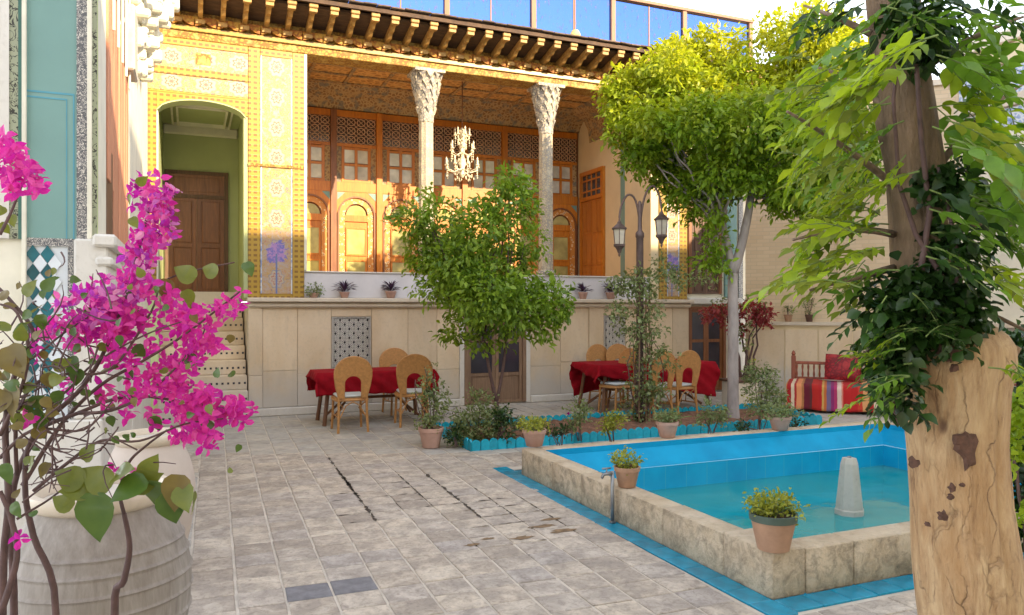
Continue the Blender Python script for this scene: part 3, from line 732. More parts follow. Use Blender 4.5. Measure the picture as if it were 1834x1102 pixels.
# window wall: seven bays
XW0, PW = 1.64, .8725
hb('window_backing', 'brown_wood', 1.6, 7.75, YI+.03, YI+.12, 1.76, 5.4)
def window_bay(x0, x1, dark=False):
    wb = holder('window_bay', house); y = YI; cx = (x0+x1)/2; W = x1-x0
    def b(name, mt, *a): return MB().box(*a).build(name, MT[mt], wb)
    OW = 'orange_wood'
    b('post', 'brown_wood' if dark else OW, x0-.055, x0+.055, y-.09, y+.03, 1.77, 5.34)
    b('head_rail', OW, x0+.056, x1-.056, y-.05, y+.03, 5.22, 5.34)
    a0, a1 = x0+.056, x1-.056
    b('lattice_back', 'lattice_back', a0, a1, y+.005, y+.02, 4.72, 5.22)
    m = MB(); yy = (y-.012, y+.004)
    n = 4; dx = (a1-a0)/n; dz = .5/3
    for i in range(n):
        for j in range(3):
            px, pz = a0+(i+.5)*dx, 4.72+(j+.5)*dz
            m.ring(arc(px,pz,dx*.46,0,360,8,dz*.46), arc(px,pz,dx*.37,0,360,8,dz*.37), 'y', *yy)
            m.bar((px-dx*.5,pz-dz*.5),(px+dx*.5,pz+dz*.5),.01,yy).bar((px-dx*.5,pz+dz*.5),(px+dx*.5,pz-dz*.5),.01,yy)
    m.build('lattice', MT['lattice'], wb)
    b('rail', OW, a0, a1, y-.03, y+.03, 4.66, 4.72)
    b('side_strip', 'frieze', a0, a0+.1, y-.01, y+.03, 3.98, 4.66); b('side_strip', 'frieze', a1-.1, a1, y-.01, y+.03, 3.98, 4.66)
    for i in range(2):
        for j in range(2):
            p0 = a0+.13+i*(a1-a0-.26)/2; pw = (a1-a0-.26)/2
            q0 = 4.02+j*.32
            b('pane', 'pane', p0+.02, p0+pw-.02, y-.0, y+.015, q0+.02, q0+.30)
    m = MB()
    for i in range(3): xx = a0+.115+i*(a1-a0-.26)/2; m.box(xx-.013, xx+.04, y-.022, y-.001, 3.98, 4.66)
    for j in range(3): zz = 4.0+j*.31; m.box(a0+.1, a1-.1, y-.025, y-.0015, zz-.012, zz+.03)
    m.build('sash', MT[OW], wb)
    b('transom', OW, a0, a1, y-.06, y+.03, 3.8, 3.98)
    for q0, q1, sgn in ((a0+.015, a0+.16, 1), (a1-.015, a1-.16, -1)):
        MB().prism([(q0,3.785),(q1,3.785),(q0,3.64)][::-sgn], 'y', y-.056, y-.0505).build('corner_inlay', MT['teal_paint'], wb)
    # arched lower half
    r = W/2-.075; cz = 3.36; xs = np.linspace(a0, a1, 19)
    zt = [cz+math.sqrt(max(0, r*r-(x-cx)**2)) for x in xs]
    MB().ring([(x,3.799) for x in xs], list(zip(xs, zt)), 'y', y-.05, y+.0).build('arch_spandrel', MT[OW], wb)
    MB().ring([(cx-r-.0,1.77)]+arc(cx,cz,r,180,0,16)+[(cx+r,1.77)], [(cx-r+.03,1.77)]+arc(cx,cz,r-.03,180,0,16)+[(cx+r-.03,1.77)], 'y', y-.06, y+.02).build('arch_moulding', MT['brown_wood'], wb)
    ri = r-.03
    MB().ring([(cx-ri,1.77)]+arc(cx,cz,ri,180,0,16)+[(cx+ri,1.77)], [(cx-ri+.11,1.77)]+arc(cx,cz,ri-.11,180,0,16)+[(cx+ri-.11,1.77)], 'y', y-.025, y+.02).build('inlay_border', MT['inlay'], wb)
    q = ri-.11
    b('door_leaf', OW, cx-q, cx+q, y-.0, y+.02, 1.77, cz)
    m = MB().prism(arc(cx,cz,q-.03,180,0,12)[::-1], 'y', y-.005, y+.01); m.build('fanlight', MT['pane_green'], wb)
    b('leaf_rail', OW, cx-q, cx+q, y-.03, y-.001, cz-.12, cz)
    for z0, z1 in ((2.62,3.1),(2.1,2.48)):
        b('pane', 'pane_green', cx-q+.05, cx+q-.05, y-.008, y-.0005, z0, z1)
        MB().ring([(cx-q+.02,z0-.03),(cx+q-.02,z0-.03),(cx+q-.02,z1+.03),(cx-q+.02,z1+.03)],[(cx-q+.05,z0),(cx+q-.05,z0),(cx+q-.05,z1),(cx-q+.05,z1)],'y',y-.025,y-.009,True).build('pane_frame', MT[OW], wb)
def inlay():
    g = G('inlaid wood border'); x,y,z = g.xyz(g.obj()); a = g.vor(g.obj(), 15, 'F1')
    c = g.ramp(a, [(.0, (.16,.02,.015)), (.2, (.74,.55,.3)), (.36, (.55,.22,.04))], 'CONSTANT'); g.col(c); g.rough(.5); return g.m
MT['inlay'] = inlay()
for i in range(7): window_bay(XW0+i*PW, XW0+(i+1)*PW, i in (1, 6))
# columns
def column(x):
    c = holder('column', house); y = YF+.14; n = 20
    prof = [(.17,2.14),(.17,2.2),(.13,2.24),(.135,2.5),(.13,3.2),(.12,4.2),(.115,4.62),(.15,4.66)]
    m = MB()
    prof2 = []; 
    for i in range(40):
        t = i/39; z = 2.24+t*2.4; prof2.append(z)
    k0 = 0; vs = []; fs = []
    for i, z in enumerate(prof2):
        r0 = .125-.012*(i/39)
        for j in range(n):
            an = 2*math.pi*j/n; rr_ = r0*(1+.05*math.cos(an*10+z*0)); vs.append((x+rr_*math.cos(an), y+rr_*math.sin(an), z))
    for i in range(39):
        for j in range(n): fs.append((i*n+j, i*n+(j+1)%n, (i+1)*n+(j+1)%n, (i+1)*n+j))
    m.add(vs, fs); soft(m.build('shaft', MT['shaft'], c))
    soft(MB().lathe([(.17,2.156),(.175,2.2),(.15,2.23),(.13,2.25)], 20, x, y).build('base', MT['capital'], c))
    # muqarnas capital: tiers of little niches
    m = MB().lathe([(.125,4.6),(.13,4.7),(.14,4.82),(.165,4.94),(.19,5.06),(.21,5.18),(.22,5.42)], 12, x, y)
    for t, (z, r0, nn) in enumerate(((4.70,.12,8),(4.83,.135,10),(4.96,.165,10),(5.09,.195,12),(5.23,.215,12))):
        for j in range(nn):
            an = 2*math.pi*(j+.5*(t%2))/nn; cx_, cy_ = x+r0*math.cos(an), y+r0*math.sin(an)
            w2 = .045+.006*t; nx, ny = math.cos(an), math.sin(an); tx, ty = -ny, nx
            vs = [(cx_-tx*w2,cy_-ty*w2,z+.13),(cx_+tx*w2,cy_+ty*w2,z+.13),(cx_+nx*.05+tx*w2,cy_+ny*.05+ty*w2,z+.14),(cx_+nx*.05-tx*w2,cy_+ny*.05-ty*w2,z+.14),(cx_-nx*.02,cy_-ny*.02,z-.02),(cx_+nx*.03,cy_+ny*.03,z+.05)]
            m.add(vs, [(0,1,2,3),(0,3,5,4),(1,4,5,2),(2,5,3),(0,4,1)])
    m.box(x-.25,x+.25,y-.25,y+.25,5.37,5.42)
    m.build('capital', MT['capital'], c)
column(3.55); column(5.70)
# beam, cornice, scallops, eave
hb('beam', 'gold_cornice', XL, 10.08, YF-.04, YF+.34, 5.42, 5.56, .008)
hb('beam_moulding', 'yborder', XL, 10.08, YF-.07, YF-.041, 5.53, 5.60, .008)
hb('wall_above_beam', 'gold_cornice', XL, 10.08, YF+.0, YF+.34, 5.561, 6.0)
m = MB()
for i in range(36):
    cx = XL+.15+i*.3
    if cx > 10: break
    P = [(cx-.15,5.74)]+[(cx-.14+.28*t, 5.61+.06*(1-abs(math.cos(math.pi*t*1.0)))) for t in np.linspace(0,1,7)]+[(cx+.15,5.74)]
    m.prism(P, 'y', YF-.075, YF-.001)
m.build('scalloped_moulding', MT['scallop'], house)
eave = holder('eave', house)
YE = 11.3
m = MB().add([(XL,YE,5.93),(10.2,YE,5.93),(10.2,YF+.1,5.80),(XL,YF+.1,5.80),(XL,YE,5.97),(10.2,YE,5.97),(10.2,YF+.1,5.9),(XL,YF+.1,5.9)], [(0,3,2,1),(4,5,6,7),(0,1,5,4),(1,2,6,5),(2,3,7,6),(3,0,4,7)])
m.build('soffit_board', MT['eave_board'], eave)
def brk():
    m = MB(); P = [(YF-.002,5.70),(11.72,5.735),(11.6,5.74),(11.52,5.80),(11.44,5.80),(11.38,5.84),(11.27,5.85),(11.24,5.93),(11.27,5.955),(YF-.002,5.83)]
    m.prism(P, 'x', -.032, .032)
    m.box(-.06,.06,YF-.1,YF-.003,5.64,5.70); m.box(-.055,.055,11.225,11.30,5.85,5.90)
    m.cbox(-.065,.065,11.2,11.24,5.9,5.96,.01)
    return m.mesh('bracket', MT['gold_wood'])
bm_ = brk()
for i in range(36):
    x = -.45+i*.3
    if x > 10.1: break
    o = link('bracket', bm_, eave); o.location.x += x
m = MB().box(XL, 10.2, 11.17, 11.21, 5.962, 6.02); m.build('fascia_board', MT['eave_board'], eave)
rt = MB().cbox(-.1,.1,-.12,.12,-.012,.012,.004).mesh('roof_tile', simple('dark clay roof tile', (.11,.075,.055), .9, .3, 10, .5, 40, .004, rnd=.3))
for i in range(52):
    o = bpy.data.objects.new('roof_tile', rt); COL.objects.link(o); o.parent = eave; o.location = Vector((XL+.1+i*.206, 11.24, 6.045+random.uniform(-.006,.006)))-wloc(eave); o.rotation_euler = (R(-4)+random.gauss(0,.02), random.gauss(0,.03), random.gauss(0,.03))
hb('roof', 'eave_board', XL, 10.2, 11.3, 15.5, 6.0, 6.05)
# porch-side roof lamp
# glass railing on the roof
rl = thing('roof_railing', 'glass railing with tan wooden posts along the roof edge against blue sky', 'railing', (2.3, 11.95, 6.05))
PXs = [.79, 2.33, 3.87, 5.42, 6.98, 8.51, 10.05]
for x in PXs: MB().cbox(x-.045,x+.045,11.86,11.95,6.05,7.12,.006).build('post', MT['rail_wood'], rl)
MB().cbox(.75,10.1,11.84,11.97,7.12,7.18,.006).build('top_rail', MT['rail_wood'], rl)
for a, b in zip(PXs[:-1], PXs[1:]):
    MB().box(a+.046,b-.046,11.9,11.91,6.12,7.1).build('glass_panel', MT['railglass'], rl)
    MB().box((a+b)/2-.012,(a+b)/2+.012,11.895,11.915,6.12,7.1).build('glass_joint', MT['rail_wood'], rl)
rp = thing('roof_lamp', 'small round lamp on a thin pole above the eave behind the glass railing', 'lamp', (6.2, 11.7, 6.05))
x = ax(1030, 11.7)
MB().tube([(x,11.7,6.05),(x,11.7,7.5)], .012, 6).build('pole', MT['rail_wood'], rp)
soft(MB().lathe([(.0,6.22),(.09,6.23),(.1,6.28),(.06,6.36),(.0,6.38)], 12, x, 11.7).build('shade', simple('yellow lamp shade', (.7,.5,.15), .5), rp))

# ---------------------------------------------------------------- LEFT WING
wing = thing('side_wing', 'left wing of the courtyard with pale teal panel, mosaic borders and diamond tiled dado', 'building', (-.53, 5.5, 0))
def wb(name, mt, *a, c=0, par=None):
    m = MB(); (m.cbox(*a, c) if c else m.box(*a)); return m.build(name, MT[mt], par or wing)
Y0 = 5.5
pier = wb('pier', 'offwhite', -1.6, -.531, Y0, Y0+.5, 0, 7)
wb('grey_strip', 'white_stone', -1.6, ax(18,Y0), Y0-.03, Y0-.001, 2.02, 7); wb('scroll_border', 'bw2', ax(18,Y0), ax(34,Y0), Y0-.02, Y0-.001, 2.02, 7)
wb('green_strip', 'dark_green', ax(34,Y0), ax(41,Y0), Y0-.024, Y0-.001, 2.02, 7); wb('cream_strip', 'offwhite', ax(41,Y0), ax(49,Y0), Y0-.04, Y0-.001, .9, 7, c=.004)
X1, X2 = ax(49,Y0), ax(138,Y0)
wb('painted_panel', 'teal_paint', X1, X2, Y0-.012, Y0-.001, 2.03, 7)
def zz(py, D=4.77): return CAMZ-(py-551)/1370*D
for (a, b, c_, d) in ((X1, ax(134,Y0), zz(168)-.006, zz(168)+.006), (X1, ax(121,Y0), zz(178)-.005, zz(178)+.005)):
    wb('painted_line', 'teal_line', a, b, Y0-.0145, Y0-.0125, c_, d)
wb('painted_line', 'teal_line', ax(134,Y0)-.008, ax(134,Y0), Y0-.0145, Y0-.0125, 2.03, zz(168)-.006); wb('painted_line', 'teal_line', ax(121,Y0)-.006, ax(121,Y0), Y0-.0145, Y0-.0125, 2.03, zz(178)-.005)
wb('mosaic_border', 'bw', X2, ax(157,Y0), Y0-.02, Y0-.001, 2.03, 7); wb('cream_strip', 'offwhite', ax(157,Y0), ax(166,Y0), Y0-.035, Y0-.001, 2.03, 7, c=.004)
wb('scroll_border', 'bw2', ax(166,Y0), ax(175,Y0), Y0-.02, Y0-.001, 2.03, 7); wb('green_strip', 'green_plaster', ax(175,Y0), -.531, Y0-.03, Y0-.001, 2.03, 7)
wb('dado_border', 'bw', X1, ax(132,Y0), Y0-.016, Y0-.001, 1.98, 2.03); wb('dado_border', 'bw', ax(122,Y0), ax(132,Y0), Y0-.016, Y0-.001, .9, 1.98)
# diamond tiles, one by one
xa, xb = X1+.005, ax(122,Y0)-.004; tw = (xb-xa)/2.67; th = .115
def dia(k):
    m = MB(); a, b = tw/2-.002, th/2-.002; m.prism([(-a,0),(0,-b),(a,0),(0,b)], 'y', -.012, 0); return m.mesh('tile', MT[k])
dt, dw = dia('tile_teal'), dia('tile_white')
dado = wb('dado', 'tile_white', X1, ax(122,Y0), Y0-.004, Y0-.001, .9, 1.98)
for j in range(-1, 19):
    for i in range(3):
        z = 1.93-j*th/2 ; x = xa+tw*(.5*(1 if j%2 else 0))+tw*i+tw*.33
        if j < 0 or x+tw/2 > xb+.001 or x-tw/2 < xa-.03: continue
        o = bpy.data.objects.new('tile', dt if j%2 == 0 else dw); COL.objects.link(o); o.parent = dado; o.location = Vector((x, Y0-.0045, z))-wloc(dado)
wb('base_stone', 'white_stone', -1.6, -.5, Y0-.08, Y0+.5, 0, .9, c=.01)
wb('base_stone', 'white_stone', ax(134,Y0), -.47, Y0-.06, Y0+.6, .9, 2.03, c=.012)
wb('base_moulding', 'white_stone', ax(165,Y0-.1), -.42, Y0-.1, Y0+.62, 1.98, 2.06, c=.015); wb('base_moulding', 'white_stone', ax(170,Y0-.08), -.44, Y0-.08, Y0+.6, 1.86, 1.92, c=.015)
wb('base_stone', 'white_stone', -1.0, -.50, Y0+.6, 8.1, 0, 1.95, c=.01)
# timber shutters in the bay
wb('bay_back', 'dark_wood', -.75, -.62, Y0+.5, 8.1, 1.95, 7)
for i in range(9):
    y = 6.02+i*.23; d = random.uniform(0,.03); top_ = 3.75+random.uniform(0,.35)+(.3 if i < 4 else 0)
    MB().cbox(-.62+d, -.545+d, y, y+.215, 2.1 if i > 2 else 2.5, top_, .006).build('shutter_board', MT['salmon_wood'], wing)
for i in range(5): MB().tube([(-.5,6.2+i*.4,3.6),(-.5,6.2+i*.4,7)], .011, 6).build('awning_cord', MT['offwhite'], wing)
wb('dark_shutter', 'dark_wood', -.6, -.53, 6.0, 6.5, 1.96, 2.75)
wb('side_wall', 'offwhite', -.95, -.531, 8.1, YF-.05, 0, 7); wb('base_stone', 'white_stone', -.53, -.49, 8.1, YF-.06, 0, 1.0, c=.008)
# carved cornice hanging over the bay end
cc_ = holder('carved_cornice', wing); rr = random.Random(2)
for i in range(90):
    y = 8.2+rr.uniform(0,1.8); z = 4.1+rr.uniform(0,1.4); x = -.5+rr.uniform(.05,.34)*(z-3.95)*1.1
    s_ = rr.uniform(.035,.085); MB().cbox(max(-.53,x-.16), x, y-s_, y+s_, z-s_, z+s_, .02).build('carved_block', MT['offwhite'], cc_)
wb('stone_bracket', 'fount', -.53, -.45, 7.7, 8.15, 3.75, 4.35, c=.015)
wb('timber_beam', 'grey_wood', -.53, -.33, 7.5, 7.8, 4.55, 4.7, c=.02)

# ---------------------------------------------------------------- RIGHT SIDE
A = cw(.3124*14.3, 14.3); Bp = Vector((12.06, 9.0, 0)); dv = (Bp-A).normalized(); nv = Vector((dv.y, -dv.x, 0))
if nv.dot(Vector((-1,-1,0))) < 0: nv = -nv
bw_ = thing('brick_wall', 'buff brick courtyard wall with stone ledge at the right behind the striped bench', 'wall', A)
def wallbox(name, mt, s0, s1, d0, d1, z0, z1, par, org=A, kind=None):
    m = MB(); q = []
    for z in (z0, z1):
        for s_, d_ in ((s0,d0),(s1,d0),(s1,d1),(s0,d1)):
            p = org+dv*s_+nv*d_; q.append((p.x,p.y,z))
    m.add(q, [(0,3,2,1),(4,5,6,7),(0,1,5,4),(1,2,6,5),(2,3,7,6),(3,0,4,7)])
    return m.build(name, MT[mt], par)
LW = (Bp-A).length
wallbox('wall_face', 'brick', -.1, LW+.3, -.35, 0, 0, 5.4, bw_)
wallbox('wall_base', 'cream', .0, LW, .001, .22, 0, 1.28, bw_); wallbox('ledge', 'ledge', .0, LW, .001, .27, 1.281, 1.34, bw_)
wallbox('coping', 'ledge', -.1, LW+.2, -.4, .06, 5.401, 5.5, bw_)
wallbox('brick_pilaster', 'brick', 1.5, 1.62, .001, .04, 1.341, 5.4, bw_)
for i in range(6): wallbox('base_slab', 'slab', .06+i*.56, .6+i*.56, .221, .238, .05, 1.2, bw_)
rw = thing('tiled_wing', 'right wing with blue patterned tile frieze under its cornice behind the leaves', 'building', (12.06, 5, 0))
def rb(name, mt, *a, c=0):
    m = MB(); (m.cbox(*a, c) if c else m.box(*a)); return m.build(name, MT[mt], rw)
rb('wall', 'offwhite', 12.06, 12.4, -1, 9.2, 0, 6.0); rb('cornice', 'ledge', 11.9, 12.4, -1, 9.2, 5.8, 6.0, c=.02); rb('cornice', 'cream', 11.97, 12.059, -1, 9.2, 5.5, 5.799, c=.02)
rb('tile_frieze', 'bluetile', 12.03, 12.059, -1, 9.0, 5.0, 5.48); rb('moulding', 'ledge', 11.99, 12.059, -1, 9.1, 4.8, 4.99, c=.015); rb('tile_frieze', 'bluetile', 12.035, 12.059, -1, 9.0, 4.5, 4.78)
rb('ledge', 'ledge', 11.85, 12.059, -1, 8.9, 1.28, 1.34); rb('dado', 'white_stone', 12.0, 12.059, -1, 8.95, 0, 1.279)
# wing behind the photographer that shades the court
ow = thing('opposite_wing', 'plain cream building closing the court behind the camera', 'building', (5, -6, 0))
def ob(name, mt, *a): MB().box(*a).build(name, MT[mt], ow)
ob('wall', 'cream', -8, 7.6, -8, -6, 0, 9.2); ob('wall', 'cream', 7.6, 22, -8, -6, 0, 11.3); ob('roof', 'ledge', -8.1, 7.599, -8.1, -5.9, 9.201, 9.3); ob('roof', 'ledge', 7.6, 22.1, -8.1, -5.9, 11.301, 11.4)

# ---------------------------------------------------------------- POOL
pool = thing('pool', 'raised stone rimmed pool painted bright blue inside', 'pool', (5.3, 5, 0))
OX0, OX1, OY0, OY1 = 2.94, 7.66, 3.30, 6.73; CP = .18
def stones(a, b, n, f):
    t = a; rs = random.Random(int(a*100+b*7)); ws = [rs.uniform(.8,1.3) for _ in range(n)]; S = sum(ws)
    for w2 in ws:
        u = t+(b-a)*w2/S; f(t+.002, u-.002); t = u
def block(x0,x1,y0,y1,z1=.25):
    # stone with uneven face: chamfered box, extra loops pushed about
    m = MB().cbox(x0,x1,y0,y1,-.006,z1+random.uniform(-.003,.003),random.uniform(.008,.013))
    o = m.build('coping_stone', MT['coping'], pool); return soft(o, 60)
random.seed(11)
block(OX0, OX0+CP+.06, OY0, OY0+.42, .262); 
stones(OY0+.42, OY1, 5, lambda a, b: block(OX0, OX0+CP, a, b, .25))
block(OX0+CP+.062, OX0+.6, OY0-.004, OY0+CP, .256)
stones(OX0+.6, OX1, 5, lambda a, b: block(a, b, OY0, OY0+CP, .25))
stones(OX0+CP, OX1, 6, lambda a, b: block(a, b, OY1-CP+.02, OY1, .25))
stones(OY0+CP, OY1-CP, 4, lambda a, b: block(OX1-CP, OX1, a, b, .25))
ix0, ix1, iy0, iy1 = OX0+CP+.001, OX1-CP-.001, OY0+CP+.001, OY1-CP+.019
WT = .235
def loop(d, z): return [(ix0+d,iy0+d,z),(ix1-d,iy0+d,z),(ix1-d,iy1-d,z),(ix0+d,iy1-d,z)]
m = MB(); vs = loop(0,WT+.01)+loop(.0,.19)+loop(.17,.03); m.add(vs, [(i,(i+1)%4,(i+1)%4+4,i+4) for i in range(4)]+[(4+i,4+(i+1)%4,8+(i+1)%4,8+i) for i in range(4)])
m.build('sloped_rim', MT['pool'], pool)
m = MB(); m.add(loop(.171,.029)+loop(.171,-.75), [(i,(i+1)%4,(i+1)%4+4,i+4) for i in range(4)]); m.build('basin_wall', MT['pooltile'], pool)
MB().add(loop(.17,-.6), [(0,1,2,3)]).build('basin_floor', MT['poolfloor'], pool)
MB().add(loop(.1712,-.2), [(0,1,2,3)]).build('water', MT['water'], kind='structure')
# flat turquoise gutter tiles round the pool
gut = thing('tiled_gutter', 'flat bright blue tile strip round the foot of the pool', 'gutter', (2.8, 5, 0))
gt = MB().cbox(-.098,.098,-.078,.078,-.012,.004,.003).mesh('tile', MT['gutter'] if 'gutter' in MT else simple('sky blue gutter tile', (.006,.27,.45), .25, .3, 8, .25, 30, .003, rnd=.12))
def gtile(x, y, rz, sx=1):
    o = bpy.data.objects.new('tile', gt); COL.objects.link(o); o.parent = gut; o.location = Vector((x,y,0))-wloc(gut); o.rotation_euler = (random.gauss(0,.006),random.gauss(0,.006),rz); o.scale = (sx,1,1)
y = 3.2
while y < 7.05: gtile(2.86, y, R(90)); y += .2
x = 3.04
while x < 7.7: gtile(x, 3.21, 0, 1); x += .2
x = 2.98
while x < 7.7: gtile(x+.06, 6.82, 0); x += .2
g1 = MB().box(2.775,2.94,3.1,6.95,-.02,-.010).box(2.94,7.86,3.1,3.30,-.02,-.010).box(2.94,7.86,6.73,6.95,-.02,-.010); g1.build('gutter_bed', MT['mortar'], gut)
# fountain
fo = thing('fountain_spout', 'tapered octagonal stone fountain post standing in the pool water', 'fountain', (5.3, 5, -.6))
p = pt(1521, 918, 6.68)
MB().lathe([(.13,-.6),(.125,-.16),(.118,-.15),(.075,.24),(.06,.285),(.02,.29)], 8, p.x, p.y, rot=.3).build('post', MT['fount'], fo)
MB().lathe([(.02,.28),(.018,.3)], 8, p.x, p.y).build('nozzle', MT['steel'], fo)

# planting bed
bed = thing('planting_bed', 'planting bed edged with upright pointed turquoise tiles behind the pool', 'flower bed', (5.4, 8.7, 0))
BX0, BX1, BY0, BY1 = 2.9, 8.0, 8.02, 9.45
m = MB(); n1, n2 = 60, 18; vs = []; rr = random.Random(1)
for j in range(n2+1):
    for i in range(n1+1): vs.append((BX0+.03+(BX1-BX0-.06)*i/n1, BY0+.03+(BY1-BY0-.06)*j/n2, .055+rr.uniform(-.015,.02)))
m.add(vs, [(j*(n1+1)+i, j*(n1+1)+i+1, (j+1)*(n1+1)+i+1, (j+1)*(n1+1)+i) for j in range(n2) for i in range(n1)])
m.build('soil', MT['bedsoil'], bed, kind='stuff')
et = MB().prism([(-.05,-.03),(.05,-.03),(.05,.095),(.028,.118),(0,.128),(-.028,.118),(-.05,.095)], 'y', -.012, .012).mesh('edging_tile', MT['turq'])
def edge(p0, p1, rz):
    n = int((Vector(p1)-Vector(p0)).length/.105)
    for i in range(n+1):
        q = Vector(p0).lerp(Vector(p1), i/n); o = bpy.data.objects.new('edging_tile', et); COL.objects.link(o); o.parent = bed
        o.location = Vector((q.x+random.gauss(0,.002), q.y+random.gauss(0,.003), random.gauss(0,.003)))-wloc(bed); o.rotation_euler = (random.gauss(0,.03), random.gauss(0,.02), rz+random.gauss(0,.02))
edge((BX0+.05,BY0,0),(BX1-.05,BY0,0),0); edge((BX0+.05,BY1,0),(BX1-.05,BY1,0),0)
edge((BX0,BY0+.05,0),(BX0,BY1-.05,0),R(90)); edge((BX1,BY0+.05,0),(BX1,BY1-.05,0),R(90))
# ================================================================ OBJECTS
# ---- pots
def pot(name, label, loc, r, h, mt='terracotta', rim=None, group=None, taper=.68, cat='plant pot'):
    t = thing(name, label, cat, loc, group)
    pr = [(r*taper*.9,0),(r*taper,.004),(r*.95,h*.78),(r*.96,h*.8)]
    o = MB().lathe(pr, 28).mesh('body', MT[mt]); o = bpy.data.objects.new('body', o); COL.objects.link(o); o.parent = t; soft(o, 50)
    m = MB(); n = 28
    m.lathe([(r*.95,h*.79),(r*1.02,h*.8),(r*1.04,h*.99),(r*1.0,h),(r*.93,h*.99),(r*.92,h*.88)], n)
    me = m.mesh('rim', MT[rim or mt]); o = bpy.data.objects.new('rim', me); COL.objects.link(o); o.parent = t; soft(o, 50)
    me = MB().lathe([(r*.5,h*.87),(r*.93,h*.89)], 20).mesh('soil', MT['soil']); o = bpy.data.objects.new('soil', me); COL.objects.link(o); o.parent = t
    return t
# ---- leaf clouds (numpy): positions, directions, normals, sizes -> one mesh
def leaf_mesh(name, P, Dr, N, Ls, Ws, mat_, fold=.25, droop=.15):
    P = np.asarray(P, float); Dr = np.asarray(Dr, float); N = np.asarray(N, float); n = len(P)
    Dr /= np.linalg.norm(Dr, axis=1)[:,None]+1e-9
    N = N-Dr*(N*Dr).sum(1)[:,None]; N /= np.linalg.norm(N, axis=1)[:,None]+1e-9
    S = np.cross(Dr, N); Ls = np.asarray(Ls)[:,None]; Ws = np.asarray(Ws)[:,None]
    b = P; t = P+Dr*Ls-N*Ls*droop; c = P+Dr*Ls*.5+N*Ls*.02
    l = P+Dr*Ls*.42+S*Ws*.5+N*Ws*fold; r = P+Dr*Ls*.42-S*Ws*.5+N*Ws*fold
    l2 = P+Dr*Ls*.74+S*Ws*.33+N*(Ws*fold-Ls*droop*.4); r2 = P+Dr*Ls*.74-S*Ws*.33+N*(Ws*fold-Ls*droop*.4)
    V = np.stack([b,r,r2,t,l2,l,c], 1).reshape(-1,3)
    k = np.arange(n)[:,None]*7
    F = np.concatenate([k+np.array([[0,1,2,6]]), k+np.array([[6,2,3,4]]), k+np.array([[0,6,4,5]])], 0)
    me = bpy.data.meshes.new(name); nf = len(F)
    me.vertices.add(len(V)); me.vertices.foreach_set('co', V.ravel())
    me.loops.add(nf*4); me.loops.foreach_set('vertex_index', F.ravel().astype(np.int32))
    me.polygons.add(nf); me.polygons.foreach_set('loop_start', np.arange(nf, dtype=np.int32)*4)
    me.update(calc_edges=True); me.validate(); me.materials.append(mat_); return me
rng = np.random.default_rng(4)
def blob_leaves(clumps, n, L, W, out=.8, down=.25, up=.7, shell=.45, twig=6):
    # clumps: (x,y,z,rx,ry,rz). leaves come in little sprays of `twig`
    C_ = np.array(clumps); wts = (C_[:,3]*C_[:,4]*C_[:,5])**.75; wts /= wts.sum()
    ns = n//twig; idx = rng.choice(len(C_), ns, p=wts)
    d = rng.normal(size=(ns,3)); d /= np.linalg.norm(d, axis=1)[:,None]
    rad = (shell+(1-shell)*rng.random(ns)**.6)*(1+rng.normal(0,.07,ns))
    base = C_[idx,:3]+d*rad[:,None]*C_[idx,3:6]
    P = np.repeat(base, twig, 0); dd = np.repeat(d, twig, 0); m = len(P)
    P = P+rng.normal(0, L*.55, (m,3))
    Dr = dd*out+rng.normal(0,.6,(m,3)); Dr[:,2] -= down
    N = dd*.5+rng.normal(0,.45,(m,3)); N[:,2] += up
    s = rng.uniform(.5,1.25,m)
    return P, Dr, N, L*s, W*s*rng.uniform(.85,1.15,m)
def meshobj(name, me, parent, kind=None):
    o = bpy.data.objects.new(name, me); COL.objects.link(o); o.parent = parent
    if kind: o['kind'] = kind
    return o
def bush(parent, clumps, n, L, W, mt, name='foliage', **k):
    return meshobj(name, leaf_mesh(name, *blob_leaves(clumps, n, L, W, **k), MT[mt]), parent)
def stems(parent, name, paths, mt, n=6):
    m = MB()
    for p, r in paths: m.tube(p, r, n)
    o = meshobj(name, m.mesh(name, MT[mt], True), parent); return o
def curve(a, b, bend=(0,0,0), n=8, wob=0):
    a, b, q = Vector(a), Vector(b), Vector(bend); out = []
    for i in range(n+1):
        t = i/n; p = a.lerp(b, t)+q*(4*t*(1-t))
        if wob and 0 < i < n: p += Vector((random.gauss(0,wob),random.gauss(0,wob),random.gauss(0,wob)))
        out.append(p)
    return out
def taper(a, b, n): return [a+(b-a)*i/n for i in range(n+1)]

# ---- pots on the pool rim
RIM = 'pots standing on the pool rim'
def rimpot(px, py, label, r, h, mt, plant, rim=None, z=.252):
    D = (CAMZ-z)*1370/(py-551); p = cw((px-917)/1370*D, D, z)
    t = pot('flower_pot', label, p, r, h, mt, rim, RIM)
    plant(t, r, h); return t
def succ(n, L, wmul, hgt, mt='leafY', off=0):
    def f(t, r, h):
        cl = [(0,0,h+hgt*.35,r*wmul,r*wmul,hgt*.55),(r*.7*wmul*.6,.02,h+hgt*.3,r*.8,r*.7,hgt*.45),(-r*.7*wmul*.6,-.01,h+hgt*.4,r*.7,r*.7,hgt*.5)]
        bush(t, cl, n, L, L*.5, mt, down=-.25, shell=.2, twig=5)
        stems(t, 'stem', [(curve((0,0,h*.85),(random.gauss(0,r*.7),random.gauss(0,r*.7),h+hgt*.4),(0,0,.02)), .004) for _ in range(7)], 'greenstem', 5)
    return f
rimpot(1385, 984, 'large terracotta pot with dark green rim on the near corner of the pool', .125, .205, 'terracotta', succ(620,.032,1.25,.11), 'green_rim', .264)
rimpot(1123, 872, 'small terracotta pot of yellow green leaves beside the tap on the left pool rim', .095, .155, 'terracotta', succ(420,.03,1.25,.11))
